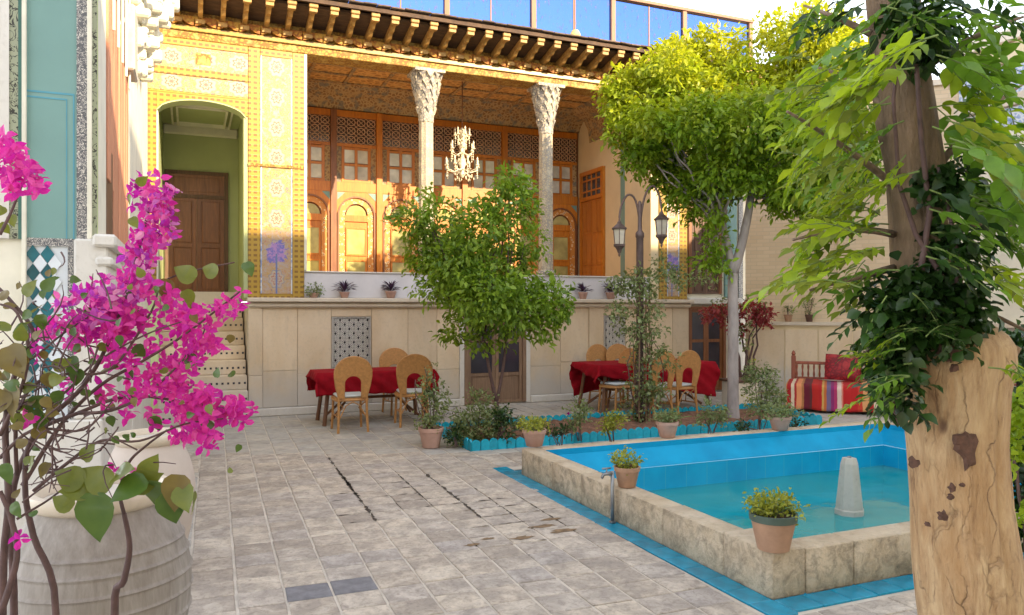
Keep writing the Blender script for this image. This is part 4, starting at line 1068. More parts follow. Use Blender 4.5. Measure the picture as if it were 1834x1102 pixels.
rimpot(957, 799, 'terracotta pot of bright trailing leaves on the far left corner of the pool', .115, .165, 'clay_pink', succ(420,.035,1.45,.12))
rimpot(1195, 783, 'pale clay pot with grey green leaves in the middle of the far pool rim', .115, .165, 'clay_pink', succ(420,.035,1.35,.14,'leafG'))
rimpot(1397, 770, 'clay pot with low spreading pale leaves at the right of the far pool rim', .12, .15, 'clay_pink', succ(560,.035,1.9,.14,'leafG'))

# ---- tap beside the pool
tp = thing('water_tap', 'thin grey pipe with a tap standing against the left side of the pool', 'tap', (2.9, 4.93, 0))
def tb(): return MB()
x, y = 2.89, 4.93
o = MB().tube([(x,y,0.004),(x,y,.2),(x,y,.385)], .014, 10).build('pipe', MT['steel'], tp, True)
MB().tube([(x,y,.37),(x-.05,y-.01,.375),(x-.085,y-.015,.372),(x-.1,y-.018,.345)], [.013,.014,.012,.01], 8).build('spout', MT['steel'], tp, True)
MB().tube([(x-.05,y,.37),(x-.05,y,.41)], .006, 6).tube([(x-.085,y,.412),(x-.015,y,.412)], .007, 6).build('tap_handle', MT['steel'], tp, True)
MB().cbox(x-.02,x+.02,y-.02,y+.02,.0045,.02,.004).build('foot', MT['steel'], tp)

# ---- ledge pots on the house and on the brick wall
LP = 'pots standing on the house ledge'
def ledgepot(px, label, mt_leaf, r, h, spiky, wide, base='clay_pink'):
    x = ax(px, YF-.07); t = pot('ledge_pot', label, (x, YF-.075, 1.747), r, h, base, None, LP)
    if spiky:
        n = 40; P = np.zeros((n,3)); P[:,2] = h*.9; a = rng.uniform(0,2*math.pi,n); el = rng.uniform(.25,1.35,n)
        Dr = np.stack([np.cos(a)*np.cos(el),np.sin(a)*np.cos(el)*.6,np.sin(el)],1); N = np.stack([-np.cos(a)*.3,-np.sin(a)*.3,np.ones(n)],1)
        meshobj('foliage', leaf_mesh('foliage', P+Dr*.03, Dr, N, rng.uniform(.1,.2,n)*wide, np.full(n,.028), MT[mt_leaf], droop=.35), t)
    else: bush(t, [(0,0,h+.05,.13*wide,.1,.08)], 260, .04, .02, mt_leaf, down=0)
ledgepot(562, 'low pot of bushy green leaves at the left end of the house ledge', 'leafG', .07, .07, False, 1)
ledgepot(617, 'clay pot with dark spiky purple leaves above the left stone grille', 'leafP', .075, .09, True, 1.1)
ledgepot(700, 'pink clay pot with purple leaves on the ledge just left of the round tree', 'leafP', .085, .11, True, 1.0)
ledgepot(1044, 'pale pot with upright purple plant on the ledge below the right column', 'leafP', .08, .12, True, .9)
ledgepot(1094, 'white pot with wide dark purple plant on the ledge left of the lamp post', 'leafP', .09, .12, True, 1.15)
for px, lab, hh in ((1410,'small dark pot with dry sprigs on the brick wall ledge',.16),(1449,'pot with tall thin twiggy plant on the brick wall ledge',.3)):
    D = 13.55+(.1 if px < 1430 else 0); p = cw((px-917)/1370*D, D)
    s_ = (p-A).dot(dv); q = A+dv*s_+nv*.14; q.z = 1.342
    t = pot('wall_pot', lab, q, .075, .13, 'terracotta' if px < 1430 else 'dark_pot' if 'dark_pot' in MT else 'terracotta', None, 'pots on the brick wall ledge')
    bush(t, [(0,0,.13+hh*.5,.09,.08,hh*.5)], 90 if px < 1430 else 130, .045, .02, 'leafG', down=0)
    stems(t, 'stem', [(curve((0,0,.1),(random.gauss(0,.05),random.gauss(0,.04),.13+hh)), .004) for _ in range(6)], 'stem', 5)

# ---- pot on the paving with a thin rose
D = 8.73; p = cw((772-917)/1370*D, D, .004)
t = pot('rose_pot', 'terracotta pot with a tall straggly rose on the paving by the bed corner', p, .14, .23, 'clay_pink', None)
bush(t, [(0,0,.42,.13,.13,.22),(-.05,0,.68,.15,.1,.16),(.08,0,.55,.14,.1,.2),(0,0,.28,.2,.16,.07),(.0,0,.85,.08,.06,.1)], 620, .05, .028, 'leafG', down=.1)
stems(t, 'stem', [(curve((random.gauss(0,.03),random.gauss(0,.03),.2),(random.gauss(0,.1),random.gauss(0,.06),random.uniform(.6,.95)),(random.gauss(0,.05),0,0)), .005) for _ in range(7)], 'stem', 5)

# ---- rattan chairs
def make_chair():
    t = thing('rattan_chair', '', 'chair')
    def part(name, m, mt, sm=False): return soft(meshobj(name, m.mesh(name, MT[mt]), t), 40) if sm else meshobj(name, m.mesh(name, MT[mt]), t)
    # hooped back: wide band round an arched opening (leans back a little)
    o_ = [(-.175,.44),(-.215,.6),(-.232,.72)]+arc(0,.76,.235,172,8,14,.205)+[(.232,.72),(.215,.6),(.175,.44)]
    i_ = [(-.11,.44),(-.112,.55),(-.112,.62)]+arc(0,.63,.112,172,8,14,.10)+[(.112,.62),(.112,.55),(.11,.44)]
    m = MB().ring(o_, i_, 'y', -.012, .012); m.v = [(x, -.22+y-(z-.44)*.1, z) for x,y,z in m.v]; part('backrest', m, 'rattan', True)
    m = MB().tube([(x,-.22-(z-.44)*.1,z) for x,z in o_], .014, 8); part('back_hoop', m, 'rattan', True)
    m = MB().tube([(x,-.225-(z-.44)*.1,z) for x,z in i_], .009, 6); part('inner_hoop', m, 'rattan', True)
    seat = [(-.2,-.2),(-.215,0),(-.2,.17),(-.12,.22),(.12,.22),(.2,.17),(.215,0),(.2,-.2)]
    part('seat', MB().prism(seat, 'z', .405, .435), 'rattan')
    part('seat_frame', MB().tube([(x,y,.41) for x,y in seat+[seat[0]]], .016, 6), 'rattan', True)
    part('cushion', MB().cbox(-.185,.185,-.18,.19,.436,.475,.018), 'cushion', True)
    for sx in (-1, 1):
        part('leg', MB().tube([(sx*.178,-.215,.46),(sx*.18,-.225,.25),(sx*.19,-.25,0)], .0165, 8), 'rattan', True)
        part('leg', MB().tube([(sx*.18,.17,.41),(sx*.185,.185,.2),(sx*.195,.2,0)], .0165, 8), 'rattan', True)
        part('brace', MB().tube([(sx*.186,-.23,.2),(sx*.186,.185,.2)], .009, 6), 'rattan', True)
        part('brace', MB().tube([(sx*.18,-.21,.4),(sx*.1,-.1,.3),(sx*.186,.0,.2)], .008, 6), 'rattan', True)
        part('brace', MB().tube([(0,-.215,.39),(sx*.09,-.225,.34),(sx*.183,-.235,.16)], .008, 6), 'rattan', True)
    return t
ch0 = make_chair(); first = True
def chair(px, D, face, label, grp='rattan chairs at the red tables'):
    global first
    p = cw((px-917)/1370*D, D)
    o = ch0 if first else copy_tree(ch0); first = False
    o.location = (p.x, p.y, .004); o.rotation_euler = (0, 0, face); o['label'] = label; o['group'] = grp; return o
chair(626, 9.98, R(0), 'rattan chair with arched back in front of the left red table, nearest the stone grille')
chair(737, 10.45, R(-6), 'rattan chair in front of the left red table beside the rose pot')
chair(716, 11.55, R(184), 'rattan chair on the wall side of the left red table, only its top showing')
chair(1211, 11.35, R(8), 'rattan chair at the right red table, standing clear to the right of the climbing rose')
chair(1166, 11.1, R(12), 'rattan chair at the right red table half hidden behind the climbing rose')
chair(1105, 11.55, R(100), 'rattan chair standing sideways under the drooping cloth of the right red table')
chair(1088, 12.75, R(190), 'rattan chair on the wall side of the right red table below the right grille')
chair(1122, 12.85, R(182), 'rattan chair on the wall side of the right table just left of the climbing rose')

# ---- tables and cloths
def table(x0, x1, y0, y1, z, label, rot=0, overx=.3, overy=.3, clabel='', seed=1, hang=1):
    cx, cy = (x0+x1)/2, (y0+y1)/2; hx, hy = (x1-x0)/2, (y1-y0)/2
    t = thing('dining_table', label, 'table', (cx, cy, .004), 'red covered tables')
    def part(name, m, mt): return meshobj(name, m.mesh(name, MT[mt]), t)
    part('tabletop', MB().cbox(-hx,hx,-hy,hy,z-.04,z-.008,.005), 'table_wood')
    for sx in (-1,1):
        for sy in (-1,1): part('leg', MB().tube([(sx*(hx-.18),sy*(hy-.12),z-.04),(sx*(hx-.1),sy*(hy-.05),0)], .028, 8), 'table_wood')
        part('trestle', MB().tube([(sx*(hx-.2),-hy+.1,z-.06),(sx*(hx-.45),0,.35),(sx*(hx-.2),hy-.1,.06)], .02, 6), 'table_wood')
        part('trestle', MB().tube([(sx*(hx-.2),hy-.1,z-.06),(sx*(hx-.45),0,.3),(sx*(hx-.2),-hy+.1,.06)], .02, 6), 'table_wood')
    part('stretcher', MB().tube([(-hx+.4,0,.33),(hx-.4,0,.33)], .022, 6), 'table_wood')
    # cloth: grid draped over the table edge
    W, H = hx+overx, hy+overy; nx, ny = 90, 50; vs = []; fs = []; rr = random.Random(seed); ph = [rr.uniform(0,6) for _ in range(6)]
    c_, s_ = math.cos(rot), math.sin(rot)
    for j in range(ny+1):
        for i in range(nx+1):
            u = (-W+2*W*i/nx); v = (-H+2*H*j/ny); x = u*c_-v*s_; y = u*s_+v*c_
            ex, ey = max(0,abs(x)-hx), max(0,abs(y)-hy); d = math.hypot(ex, ey)
            px_, py_ = max(-hx,min(hx,x)), max(-hy,min(hy,y))
            if d > 0:
                ox, oy = math.copysign(ex,x)/d, math.copysign(ey,y)/d
                a = x*11+y*13; wv = min(1,d/.12)*(.018*math.sin(a+ph[0])+.012*math.sin(a*2.3+ph[1]))+.02*min(1,d/.1)+.03*d
                corner = 1 if (ex > 0 and ey > 0) else 0
                X = px_+ox*wv+corner*ox*.05*min(1,d/.2); Y = py_+oy*wv+corner*oy*.05*min(1,d/.2); Z = z-d+.004*math.sin(a*3)
            else: X, Y, Z = x, y, z+.0015*math.sin(x*9+ph[2])*math.sin(y*12)
            vs.append((X, Y, Z))
    for j in range(ny):
        for i in range(nx): fs.append((j*(nx+1)+i, j*(nx+1)+i+1, (j+1)*(nx+1)+i+1, (j+1)*(nx+1)+i))
    o = MB().add(vs, fs).build('tablecloth', MT['redcloth'], None, True, clabel, None, 'tablecloth', 'crimson tablecloths'); o.location = (cx, cy, .004)
    md = o.modifiers.new('thick', 'SOLIDIFY'); md.thickness = .004; md.offset = 1
table(1.58, 3.22, 10.42, 11.12, .715, 'long wooden trestle table under the left red cloth before the stone grille', 0, .1, .3, 'crimson tablecloth hanging straight over the left table', 3)
table(5.62, 7.75, 9.98, 10.85, .73, 'wooden table under the slanting red cloth behind the climbing rose', R(-11), .12, .34, 'crimson tablecloth lying askew on the right table with a corner drooping low', 5)

# ---- lamp post
LXY = cw((1146-917)/1370*10.5, 10.5)
lp = thing('lamp_post', 'brown iron lamp post with two curved arms rising above the climbing rose', 'street lamp', LXY)
def lpart(name, m, mt, sm=True, par=None):
    o = meshobj(name, m.mesh(name, MT[mt]), par or lp); return soft(o, 40) if sm else o
lpart('post', MB().lathe([(.075,.02),(.075,.1),(.055,.14),(.05,1.5),(.058,1.52),(.058,1.58),(.052,1.6),(.05,2.55),(.062,2.57),(.06,2.62),(.03,2.66),(.026,2.98),(.03,3.0),(.022,3.05),(.0,3.07)], 16), 'iron')
def lantern(dx, dz, dy):
    hk = [Vector((0,0,2.68)),Vector((dx*.1,dy*.1,2.95)),Vector((dx*.3,dy*.3,3.13+dz*.5)),Vector((dx*.62,dy*.62,3.17+dz)),Vector((dx*.9,dy*.9,3.03+dz)),Vector((dx,dy,2.86+dz))]
    P = []
    for i in range(len(hk)-1):
        for t in (0,.33,.66):
            p0 = hk[max(i-1,0)]; p1=hk[i]; p2=hk[i+1]; p3=hk[min(i+2,len(hk)-1)]
            P.append(.5*((2*p1)+(p2-p0)*t+(2*p0-5*p1+4*p2-p3)*t*t+(3*p1-p0-3*p2+p3)*t**3))
    P.append(hk[-1]); lpart('arm', MB().tube(P, .015, 8), 'iron')
    la = holder('lantern', lp); z = 2.80+dz
    def q(name, m, mt): return lpart(name, m, mt, False, la)
    q('cap', MB().lathe([(.012,z+.06),(.014,z+.02),(.03,z),(.035,z-.02),(.1,z-.075),(.118,z-.085),(.112,z-.1),(.02,z-.101)], 6, dx, dy), 'iron')
    q('glass_body', MB().lathe([(.088,z-.102),(.066,z-.30)], 6, dx, dy), 'lampglass')
    for k in range(6):
        a = math.pi/3*k; q('rib', MB().tube([(dx+.092*math.cos(a),dy+.092*math.sin(a),z-.1),(dx+.07*math.cos(a),dy+.07*math.sin(a),z-.305)], .006, 5), 'iron')
    q('base_ring', MB().lathe([(.06,z-.301),(.09,z-.305),(.088,z-.33),(.06,z-.35),(.035,z-.39),(.03,z-.41),(.014,z-.43),(.018,z-.45),(.002,z-.48)], 6, dx, dy), 'iron')
lantern(-.265, -.03, .1); lantern(.27, .10, -.12)

# ---- climbing rose on its stakes at the foot of the lamp post
def at(px, py, D): return pt(px, py, D)
def clumps_px(L, D0, org, dz=1.0):
    out = []
    for c in L:
        px, py, rx, ry = c[:4]; D = D0+(c[4] if len(c) > 4 else random.uniform(-.1,.1)); p = at(px, py, D)-org
        kx, ky = rx/1370*D, ry/1370*D; out.append((p.x,p.y,p.z,kx,min(kx,ky*1.1) if dz == 1 else dz,ky))
    return out
RO = Vector((LXY.x-.03, LXY.y-.12, .05))
t = thing('climbing_rose', 'tall sparse rose climbing wooden stakes around the lamp post', 'climbing plant', RO)
cl = clumps_px([(1150,505,45,28),(1125,520,22,22),(1205,500,40,14),(1165,545,22,35),(1145,590,28,40),(1115,575,22,30),(1175,585,22,25),(1160,640,30,30),(1180,625,20,16),(1150,690,32,30),(1172,700,22,26),(1140,740,25,25),(1225,512,22,8),(1105,560,15,20),(1240,500,45,10),(1205,488,30,14),(1110,508,26,18),(1180,480,25,18),(1280,505,20,6),(1200,650,18,14)], 10.3, RO)
bush(t, cl, 3000, .062, .034, 'leafG', down=.15, shell=.15)
stems(t, 'stem', [(curve((random.gauss(0,.05),random.gauss(0,.04),0),(random.gauss(0,.12),random.gauss(0,.06),random.uniform(1.2,1.95)),(random.gauss(0,.12),0,0),10,.01), taper(.012,.004,10)) for _ in range(9)], 'stem')
for dx in (-.09,.02,.08):
    meshobj('stake', MB().tube([(dx,-.05,0),(dx*.9,-.05,1.85)], .012, 6).mesh('stake', MT['grey_wood']), t)

# ---- trees in the bed
def tree(name, label, base, trunk, limbs, clumps, nleaf, L, W, leaf, bark, cat='tree', **k):
    t = thing(name, label, cat, base)
    for p, r in [trunk]: soft(stems(t, 'trunk', [(p, r)], bark, 14), 60)
    m = MB()
    for p, r in limbs: m.tube(p, r, 8)
    if limbs: meshobj('limbs', m.mesh('limbs', MT[bark], True), t)
    o = bush(t, clumps, nleaf, L, W, leaf, 'crown', **k); return t
TA = cw((889-917)/1370*9.47, 9.47, .05)
A_CL = [(860,480,95,90),(900,380,55,60),(900,335,34,38),(790,400,65,50),(735,400,45,35),(800,480,70,60),(930,480,60,75),(970,540,48,50),(900,560,90,50),(830,550,60,45),(815,595,30,28),(960,585,40,30),(760,520,40,30),(1000,545,22,28),(870,610,50,20),(700,400,22,16),(935,360,18,24),(775,350,20,20),(955,430,28,40),(760,450,40,40),(860,410,60,60,-.5),(870,520,80,70,-.6),(930,540,60,50,-.5),(820,470,60,50,-.5)]
cA = clumps_px(A_CL, 9.47, TA)
cA = [(x,y+random.uniform(-.4,.4) if i < 20 else y,z,a*.8,b*.8,c*.8) for i,(x,y,z,a,b,c) in enumerate(cA)]
limA = [(curve((.13,0,1.15) if x > 0 else (-.16,.02,1.2),(x*.8,y*.8,z-.05),(0,0,-.08),7,.02), taper(.014,.005,7)) for (x,y,z,a,b,c) in cA[::2]]
limA.append((curve((0,0,.38),(-.16,.02,1.2),(-.01,0,0),8), taper(.026,.016,8))); limA.append((curve((0,0,.38),(.13,.0,1.15),(.02,0,0),8), taper(.024,.016,8)))
limA += [(curve((-.16,.02,1.2),(x*.8,y*.8,z),(0,0,.02),6,.02), taper(.018,.006,6)) for (x,y,z,a,b,c) in cA[:8]]
tree('orange_tree', 'round leafy orange tree with a thin dark forked trunk before the cellar door', TA, (curve((0,0,-.02),(0,0,.4),(.01,0,0),8), taper(.038,.028,8)), limA, cA, 13500, .088, .04, 'leafA', 'stem', shell=.45)
TB = cw((1313-917)/1370*10.74, 10.74, .05)
B_CL = [(1160,170,62,60),(1130,150,45,40),(1190,130,60,50),(1250,90,50,50),(1330,75,65,50),(1400,95,70,60),(1450,130,60,60),(1120,205,35,30),(1230,190,70,60),(1320,170,80,70),(1400,200,80,70),(1470,210,70,60),(1180,250,60,45),(1250,260,70,55),(1340,260,70,50),(1420,280,80,55),(1480,300,60,50),(1215,285,45,34),(1190,320,20,16),(1260,320,55,40),(1310,365,45,30),(1375,345,50,32),(1290,300,60,50,-.4),(1340,310,60,40,-.4),(1245,345,50,32),(1250,385,20,16),(1400,335,55,35),(1300,320,50,40),(1400,370,35,20),(1480,370,40,35),(1500,180,60,60),(1160,215,45,40,-.7),(1250,215,60,50,-.9),(1350,215,70,60,-1),(1430,240,60,50,-.9),(1280,430,28,24),(1265,470,22,18),(1290,475,18,14),(1100,185,22,16),(1550,120,50,50),(1540,240,50,60),(1390,60,50,30),(1450,70,50,40),(1510,90,50,40),(1440,180,80,70),(1520,300,60,60),(1450,350,60,40),(1110,240,25,25),(1150,280,40,35)]
cB = clumps_px(B_CL, 10.74, TB); cB = [(x,y+random.uniform(-.6,.6) if i < 26 else y,z,a*.93,b,c*.93) for i,(x,y,z,a,b,c) in enumerate(cB)]
fork = at(1313,490,10.74)-TB; lim2 = at(1346,345,10.7)-TB; lim1 = at(1295,400,10.74)-TB
limB = [(curve(fork,lim2,(.03,0,-.02),8), taper(.07,.05,8)), (curve(fork,lim1,(0,0,0),6), taper(.06,.04,6))]
for i, (x,y,z,a,b,c) in enumerate(cB):
    s_ = lim2 if x > -.1 else lim1
    limB.append((curve(s_,(x*.9,y*.9,z-.03),(0,0,random.uniform(-.1,.12)),7,.03), taper(.022,.006,7)))
tree('tall_orange_tree', 'tall tree with pale straight trunk and wide crown sunlit yellow on top in the planting bed', TB, (curve((0,0,-.03),fork,(.0,0,0),12,.004), [.1,.085]+taper(.08,.07,10)), limB, cB, 54000, .1, .047, 'leafB', 'bark_pale', shell=.3)

# ---- shrubs in the bed
def shrub(px, py, D, L, label, n, leaf, size=.05, nm='shrub', w_=.5, flowers=None, stemn=6, cat='shrub'):
    b = cw((px-917)/1370*D, D, .05); t = thing(nm, label, cat, b)
    c = clumps_px(L, D, b); bush(t, c, n, size, size*w_, leaf, down=.05, shell=.2)
    stems(t, 'stem', [(curve((random.gauss(0,.03),random.gauss(0,.03),-.02),(c[i%len(c)][0],c[i%len(c)][1],c[i%len(c)][2]),(0,0,.02)), .005) for i in range(stemn)], 'stem', 5)
    if flowers:
        mt, m_ = flowers; P, Dr, N, a, b2 = blob_leaves(c, m_*5, .035, .035, twig=5, shell=.9, down=-.4); meshobj('flowers', leaf_mesh('flowers', P, Dr, N, a, b2, MT[mt]), t, 'stuff')
shrub(855, 786, 8.9, [(850,765,42,32),(825,785,30,22),(885,750,30,28),(860,715,25,18),(880,785,28,16),(835,750,30,20)], 'rounded pale green shrub at the left end of the planting bed', 2600, 'leafG', .045)
shrub(890, 790, 8.7, [(905,770,18,18),(900,745,16,14)], 'small dark leaved plant at the right foot of the round orange tree', 420, 'leafD', .05)
shrub(1035, 770, 9.0, [(1038,738,20,22),(1025,755,14,14)], 'small rose bush with a pink bloom near the back edge of the bed', 420, 'leafG', .05, flowers=('bract', 3))
shrub(1097, 775, 8.7, [(1097,755,20,16),(1085,765,14,8)], 'low bright yellow green plant in the middle of the bed', 420, 'leafY', .045)
shrub(1275, 765, 9.2, [(1275,735,24,20),(1262,750,16,14),(1290,745,14,16)], 'loose pale rose bush left of the whitewashed tree trunk', 560, 'leafG', .045)
shrub(1362, 765, 9.6, [(1365,700,32,34),(1350,670,20,22),(1390,715,26,26),(1360,735,34,16),(1378,670,16,20)], 'tall silvery rose bush between the tree trunk and the striped bench', 1500, 'leafG', .05, flowers=('leafY', 6))
shrub(1430, 765, 8.9, [(1425,755,24,8),(1330,765,14,8)], 'low dark edging plant at the right end of the bed', 300, 'leafD', .04)
shrub(1000, 790, 8.4, [(985,772,24,8),(1010,768,12,6)], 'creeping plant beside the bed front edge near the pool corner', 260, 'leafD', .04)
shrub(818, 790, 8.6, [(812,780,12,14)], 'dark little plant in the left corner of the bed', 200, 'leafD', .045)
shrub(955, 775, 9.1, [(930,760,20,9),(965,758,18,8)], 'low grey green plant between the orange tree and the pink rose', 300, 'leafG', .045)

# ---- red climber at the end of the house
b = cw((1333-917)/1370*13.3, 13.3)
t = thing('red_climber', 'red flowering climber over the corner of the house above the tall cellar door', 'climbing plant', b)
bush(t, clumps_px([(1275,565,25,12),(1305,560,30,18),(1345,560,30,20),(1370,565,20,16),(1320,590,20,12)], 13.3, b), 1200, .07, .045, 'leafR', down=.1, shell=.2)
bush(t, clumps_px([(1300,550,40,16),(1350,548,35,16),(1330,600,16,25)], 13.35, b), 400, .07, .04, 'leafG', down=.1, shell=.2)
stems(t, 'stem', [(curve((random.gauss(0,.05),0,0),(random.gauss(0,.3),random.gauss(0,.1),1.45),(random.gauss(0,.08),0,0),8,.02), taper(.03,.01,8)) for _ in range(6)], 'stem')

# ---- stone box beside the bench
q = cw((1325-917)/1370*12.2, 12.2, .004); t = thing('stone_box', 'low stone box with a dark lid left of the striped bench', 'box', q)
meshobj('body', MB().cbox(-.2,.2,-.2,.2,0,.42,.01).mesh('body', MT['ledge']), t); meshobj('lid', MB().cbox(-.23,.23,-.23,.23,.421,.46,.008).mesh('lid', MT['dark_wood']), t)

# ---- benches along the brick wall
def bench(s0, s1, label, D0, Lft, stripes):
    org = cw(Lft, D0, .004); rz = math.atan2(dv.y, dv.x); t = thing('bench', label, 'bench', org, 'cushioned benches along the wall', rz)
    W = s1-s0; dep = .95
    def part(name, m, mt, sm=False, par=None): o = meshobj(name, m.mesh(name, MT[mt]), par or t); return soft(o) if sm else o
    part('platform', MB().box(.04,W-.04,.04,dep,.08,.36), 'dark_wood')
    for x in (.0, W-.07):
        part('post', MB().cbox(x,x+.07,dep,dep+.07,0,.80,.008), 'red_wood'); part('finial', MB().lathe([(.02,.8),(.035,.83),(.02,.87),(.0,.89)], 10, x+.035, dep+.035), 'red_wood', True)
        part('leg', MB().cbox(x,x+.07,.0,.07,0,.36,.008), 'red_wood')
    part('top_rail', MB().cbox(.071,W-.071,dep+.01,dep+.06,.66,.71,.008), 'red_wood'); part('low_rail', MB().cbox(.071,W-.071,dep+.015,dep+.055,.42,.455,.006), 'red_wood')
    n = int(W/.085)
    for i in range(1, n): part('spindle', MB().lathe([(.012,.456),(.018,.5),(.01,.56),(.018,.62),(.012,.659)], 8, i*W/n, dep+.035), 'red_wood', True)
    return t
MT['red_wood'] = wood('red brown wood', (.2,.05,.025), (.33,.09,.045), .5)
D0, Lf = 11.8, 4.26
b1 = bench(0, 2.1, 'wooden bench with spindle back under a striped kilim at the brick wall', D0, Lf, True)
def drape(W, dep, z, mt, name, label, cat, loc, rz, group=None, hem=.04):
    nx, ny = 60, 30; vs = []; fs = []
    path = []
    for j in range(ny+1):
        s_ = j/ny*(dep+z-hem)
        if s_ < z-hem-.04: path.append((-.02+.012*math.sin(s_*9), hem+s_))
        elif s_ < z-hem+.04:
            a = (s_-(z-hem-.04))/.08*math.pi/2; path.append((.03-.05*math.cos(a), z-.045+.05*math.sin(a)))
        else: path.append((.03+(s_-(z-hem+.04)), z+.005))
    for (yy, zz_) in path:
        for i in range(nx+1):
            x = -.03+(W+.06)*i/nx; k = max(0,1-zz_/z); vs.append((x, yy-.03*k*math.sin(x*16)*1.0+.01*math.sin(x*41)*k-.05*k, zz_+.01*math.sin(x*7)*(1 if zz_ > .3 else .8)))
    for j in range(ny):
        for i in range(nx): fs.append((j*(nx+1)+i, j*(nx+1)+i+1, (j+1)*(nx+1)+i+1, (j+1)*(nx+1)+i))
    o = MB().add(vs, fs).build(name, MT[mt], None, True, label, None, cat, group); o.location = loc; o.rotation_euler = (0,0,rz)
    md = o.modifiers.new('thick', 'SOLIDIFY'); md.thickness = .012; md.offset = 0; return o
rz = math.atan2(dv.y, dv.x); org = cw(Lf, D0, .004)
drape(2.1, .93, .41, 'kilim', 'kilim', 'red orange and cream striped kilim draped over the bench seat and front', 'blanket', org, rz)
def bcush(px, s, d, zc, w_, h_, tilt, label, mt='velvet', roll=0):
    p = org+dv*s-nv*d; m = MB(); nx, nz = 12, 12; vs = []; fs = []
    for side in (1,-1):
        for j in range(nz+1):
            for i in range(nx+1):
                u, v = -1+2*i/nx, -1+2*j/nz; th = .085*((1-u*u)*(1-v*v))**.45; pin = 1-.07*(u*u*(1-v*v)+v*v*(1-u*u))*0
                vs.append((u*w_/2*(1-.06*(1-abs(v))*0), side*th, v*h_/2))
    n_ = (nx+1)*(nz+1)
    for s_ in (0,1):
        for j in range(nz):
            for i in range(nx):
                f = (s_*n_+j*(nx+1)+i, s_*n_+j*(nx+1)+i+1, s_*n_+(j+1)*(nx+1)+i+1, s_*n_+(j+1)*(nx+1)+i); fs.append(f if s_ == 1 else f[::-1])
    o = MB().add(vs, fs).build('cushion', MT[mt], None, True, label, None, 'cushion', 'red patterned cushions on the bench'); o.location = (p.x,p.y,zc); o.rotation_euler = (tilt, roll, rz)
bcush(0, .78, .72, .645, .52, .42, R(-18), 'dark red patterned cushion leaning on the bench back, nearest the spindles', roll=R(3))
bcush(0, 1.38, .74, .62, .5, .38, R(-16), 'dark red cushion at the right of the bench half behind hanging leaves', roll=R(-3))
o2 = org+dv*2.5
b2 = bench(0, 2.0, 'second wooden bench with red seat cover at the right behind the debarked trunk', 0, 0, False); b2.location = o2
drape(2.0, .93, .41, 'redcloth', 'seat_cover', 'plain red seat cover on the second bench behind the debarked trunk', 'blanket', o2, rz)

# ---- chandelier
c = Vector((ax(828,13.1), 13.1, 0)); t = thing('chandelier', 'crystal chandelier hanging from the veranda ceiling between the two columns', 'chandelier', c)
def cp(name, m, mt='crystal'): return soft(meshobj(name, m.mesh(name, MT[mt]), t), 40)
cp('chain', MB().tube([(0,0,5.69),(0,0,4.8)], .012, 6), 'rail_wood'); cp('stem', MB().lathe([(.02,3.95),(.05,4.0),(.03,4.1),(.07,4.2),(.03,4.35),(.06,4.5),(.03,4.65),(.08,4.78),(.02,4.85)], 12))
k = 0
for tier, (z, r, n) in enumerate(((4.12,.30,8),(4.42,.22,6),(4.68,.13,6))):
    for i in range(n):
        a = 2*math.pi*i/n+tier*.3; ca, sa = math.cos(a), math.sin(a)
        cp('arm', MB().tube([(0,0,z),(ca*r*.5,sa*r*.5,z-.07),(ca*r*.9,sa*r*.9,z-.03),(ca*r,sa*r,z+.03)], .009, 6))
        cp('candle', MB().lathe([(.035,z+.03),(.04,z+.045),(.014,z+.05),(.013,z+.13),(.018,z+.15),(.0,z+.19)], 8, ca*r, sa*r))
        m = MB()
        for q in range(4): zz_ = z-.0-q*.045; m.lathe([(.002,zz_),(.012,zz_-.018),(.002,zz_-.04)], 5, ca*r*.98, sa*r*.98)
        o = cp('crystals', m); o['kind'] = 'stuff'
    m = MB()
    for q in range(26):
        a = rng.uniform(0,6.28); rr_ = r*rng.uniform(.2,.7); zz_ = z-rng.uniform(.02,.2); m.lathe([(.002,zz_),(.014,zz_-.02),(.002,zz_-.05)], 5, rr_*math.cos(a), rr_*math.sin(a))
    o = cp('crystals', m); o['kind'] = 'stuff'

# ================================================================ FOREGROUND
# ---- jars
def jarthing(px, D, R_, ztop, label, name='clay_jar', ribs=True, mt='jar'):
    c = cw((px-917)/1370*D, D); t = thing(name, label, 'jar', (c.x, c.y, .004), 'large clay jars by the left wing')
    prof = [(R_*.55,0),(R_*.62,.03)]; H = ztop
    for i in range(1, 200):
        z = .03+(H-.09)*i/199; u = z/H; r = R_*(.60+.40*math.sin(min(1,u/.62)*math.pi/2)) if u < .62 else R_*(1-.42*((u-.62)/.38)**1.8)
        if ribs:
            for zr in (.5,.585,.66,.73,.79): r += .008*math.exp(-((u-zr)/.0055)**2)
        prof.append((r, z))
    rt_ = prof[-1][0]
    soft(meshobj('body', MB().lathe(prof, 56).mesh('body', MT[mt]), t), 60)
    soft(meshobj('rim', MB().lathe([(rt_+.001,H-.06),(rt_+.02,H-.045),(rt_+.03,H-.015),(rt_+.022,H),(rt_-.005,H),(rt_-.015,H-.02),(rt_-.02,H-.08)], 48).mesh('rim', MT['ledge']), t), 60)
    meshobj('soil', MB().lathe([(.02,H-.03),(rt_-.02,H-.035)], 24).mesh('soil', MT['mortar']), t); return t
jarthing(182, 2.85, .31, .93, 'large ribbed whitewashed clay jar at the lower left under the bougainvillea')
jarthing(268, 4.5, .25, .86, 'smaller pinkish clay jar standing behind the ribbed jar', mt='jar2' if 'jar2' in MT else 'jar', ribs=False)

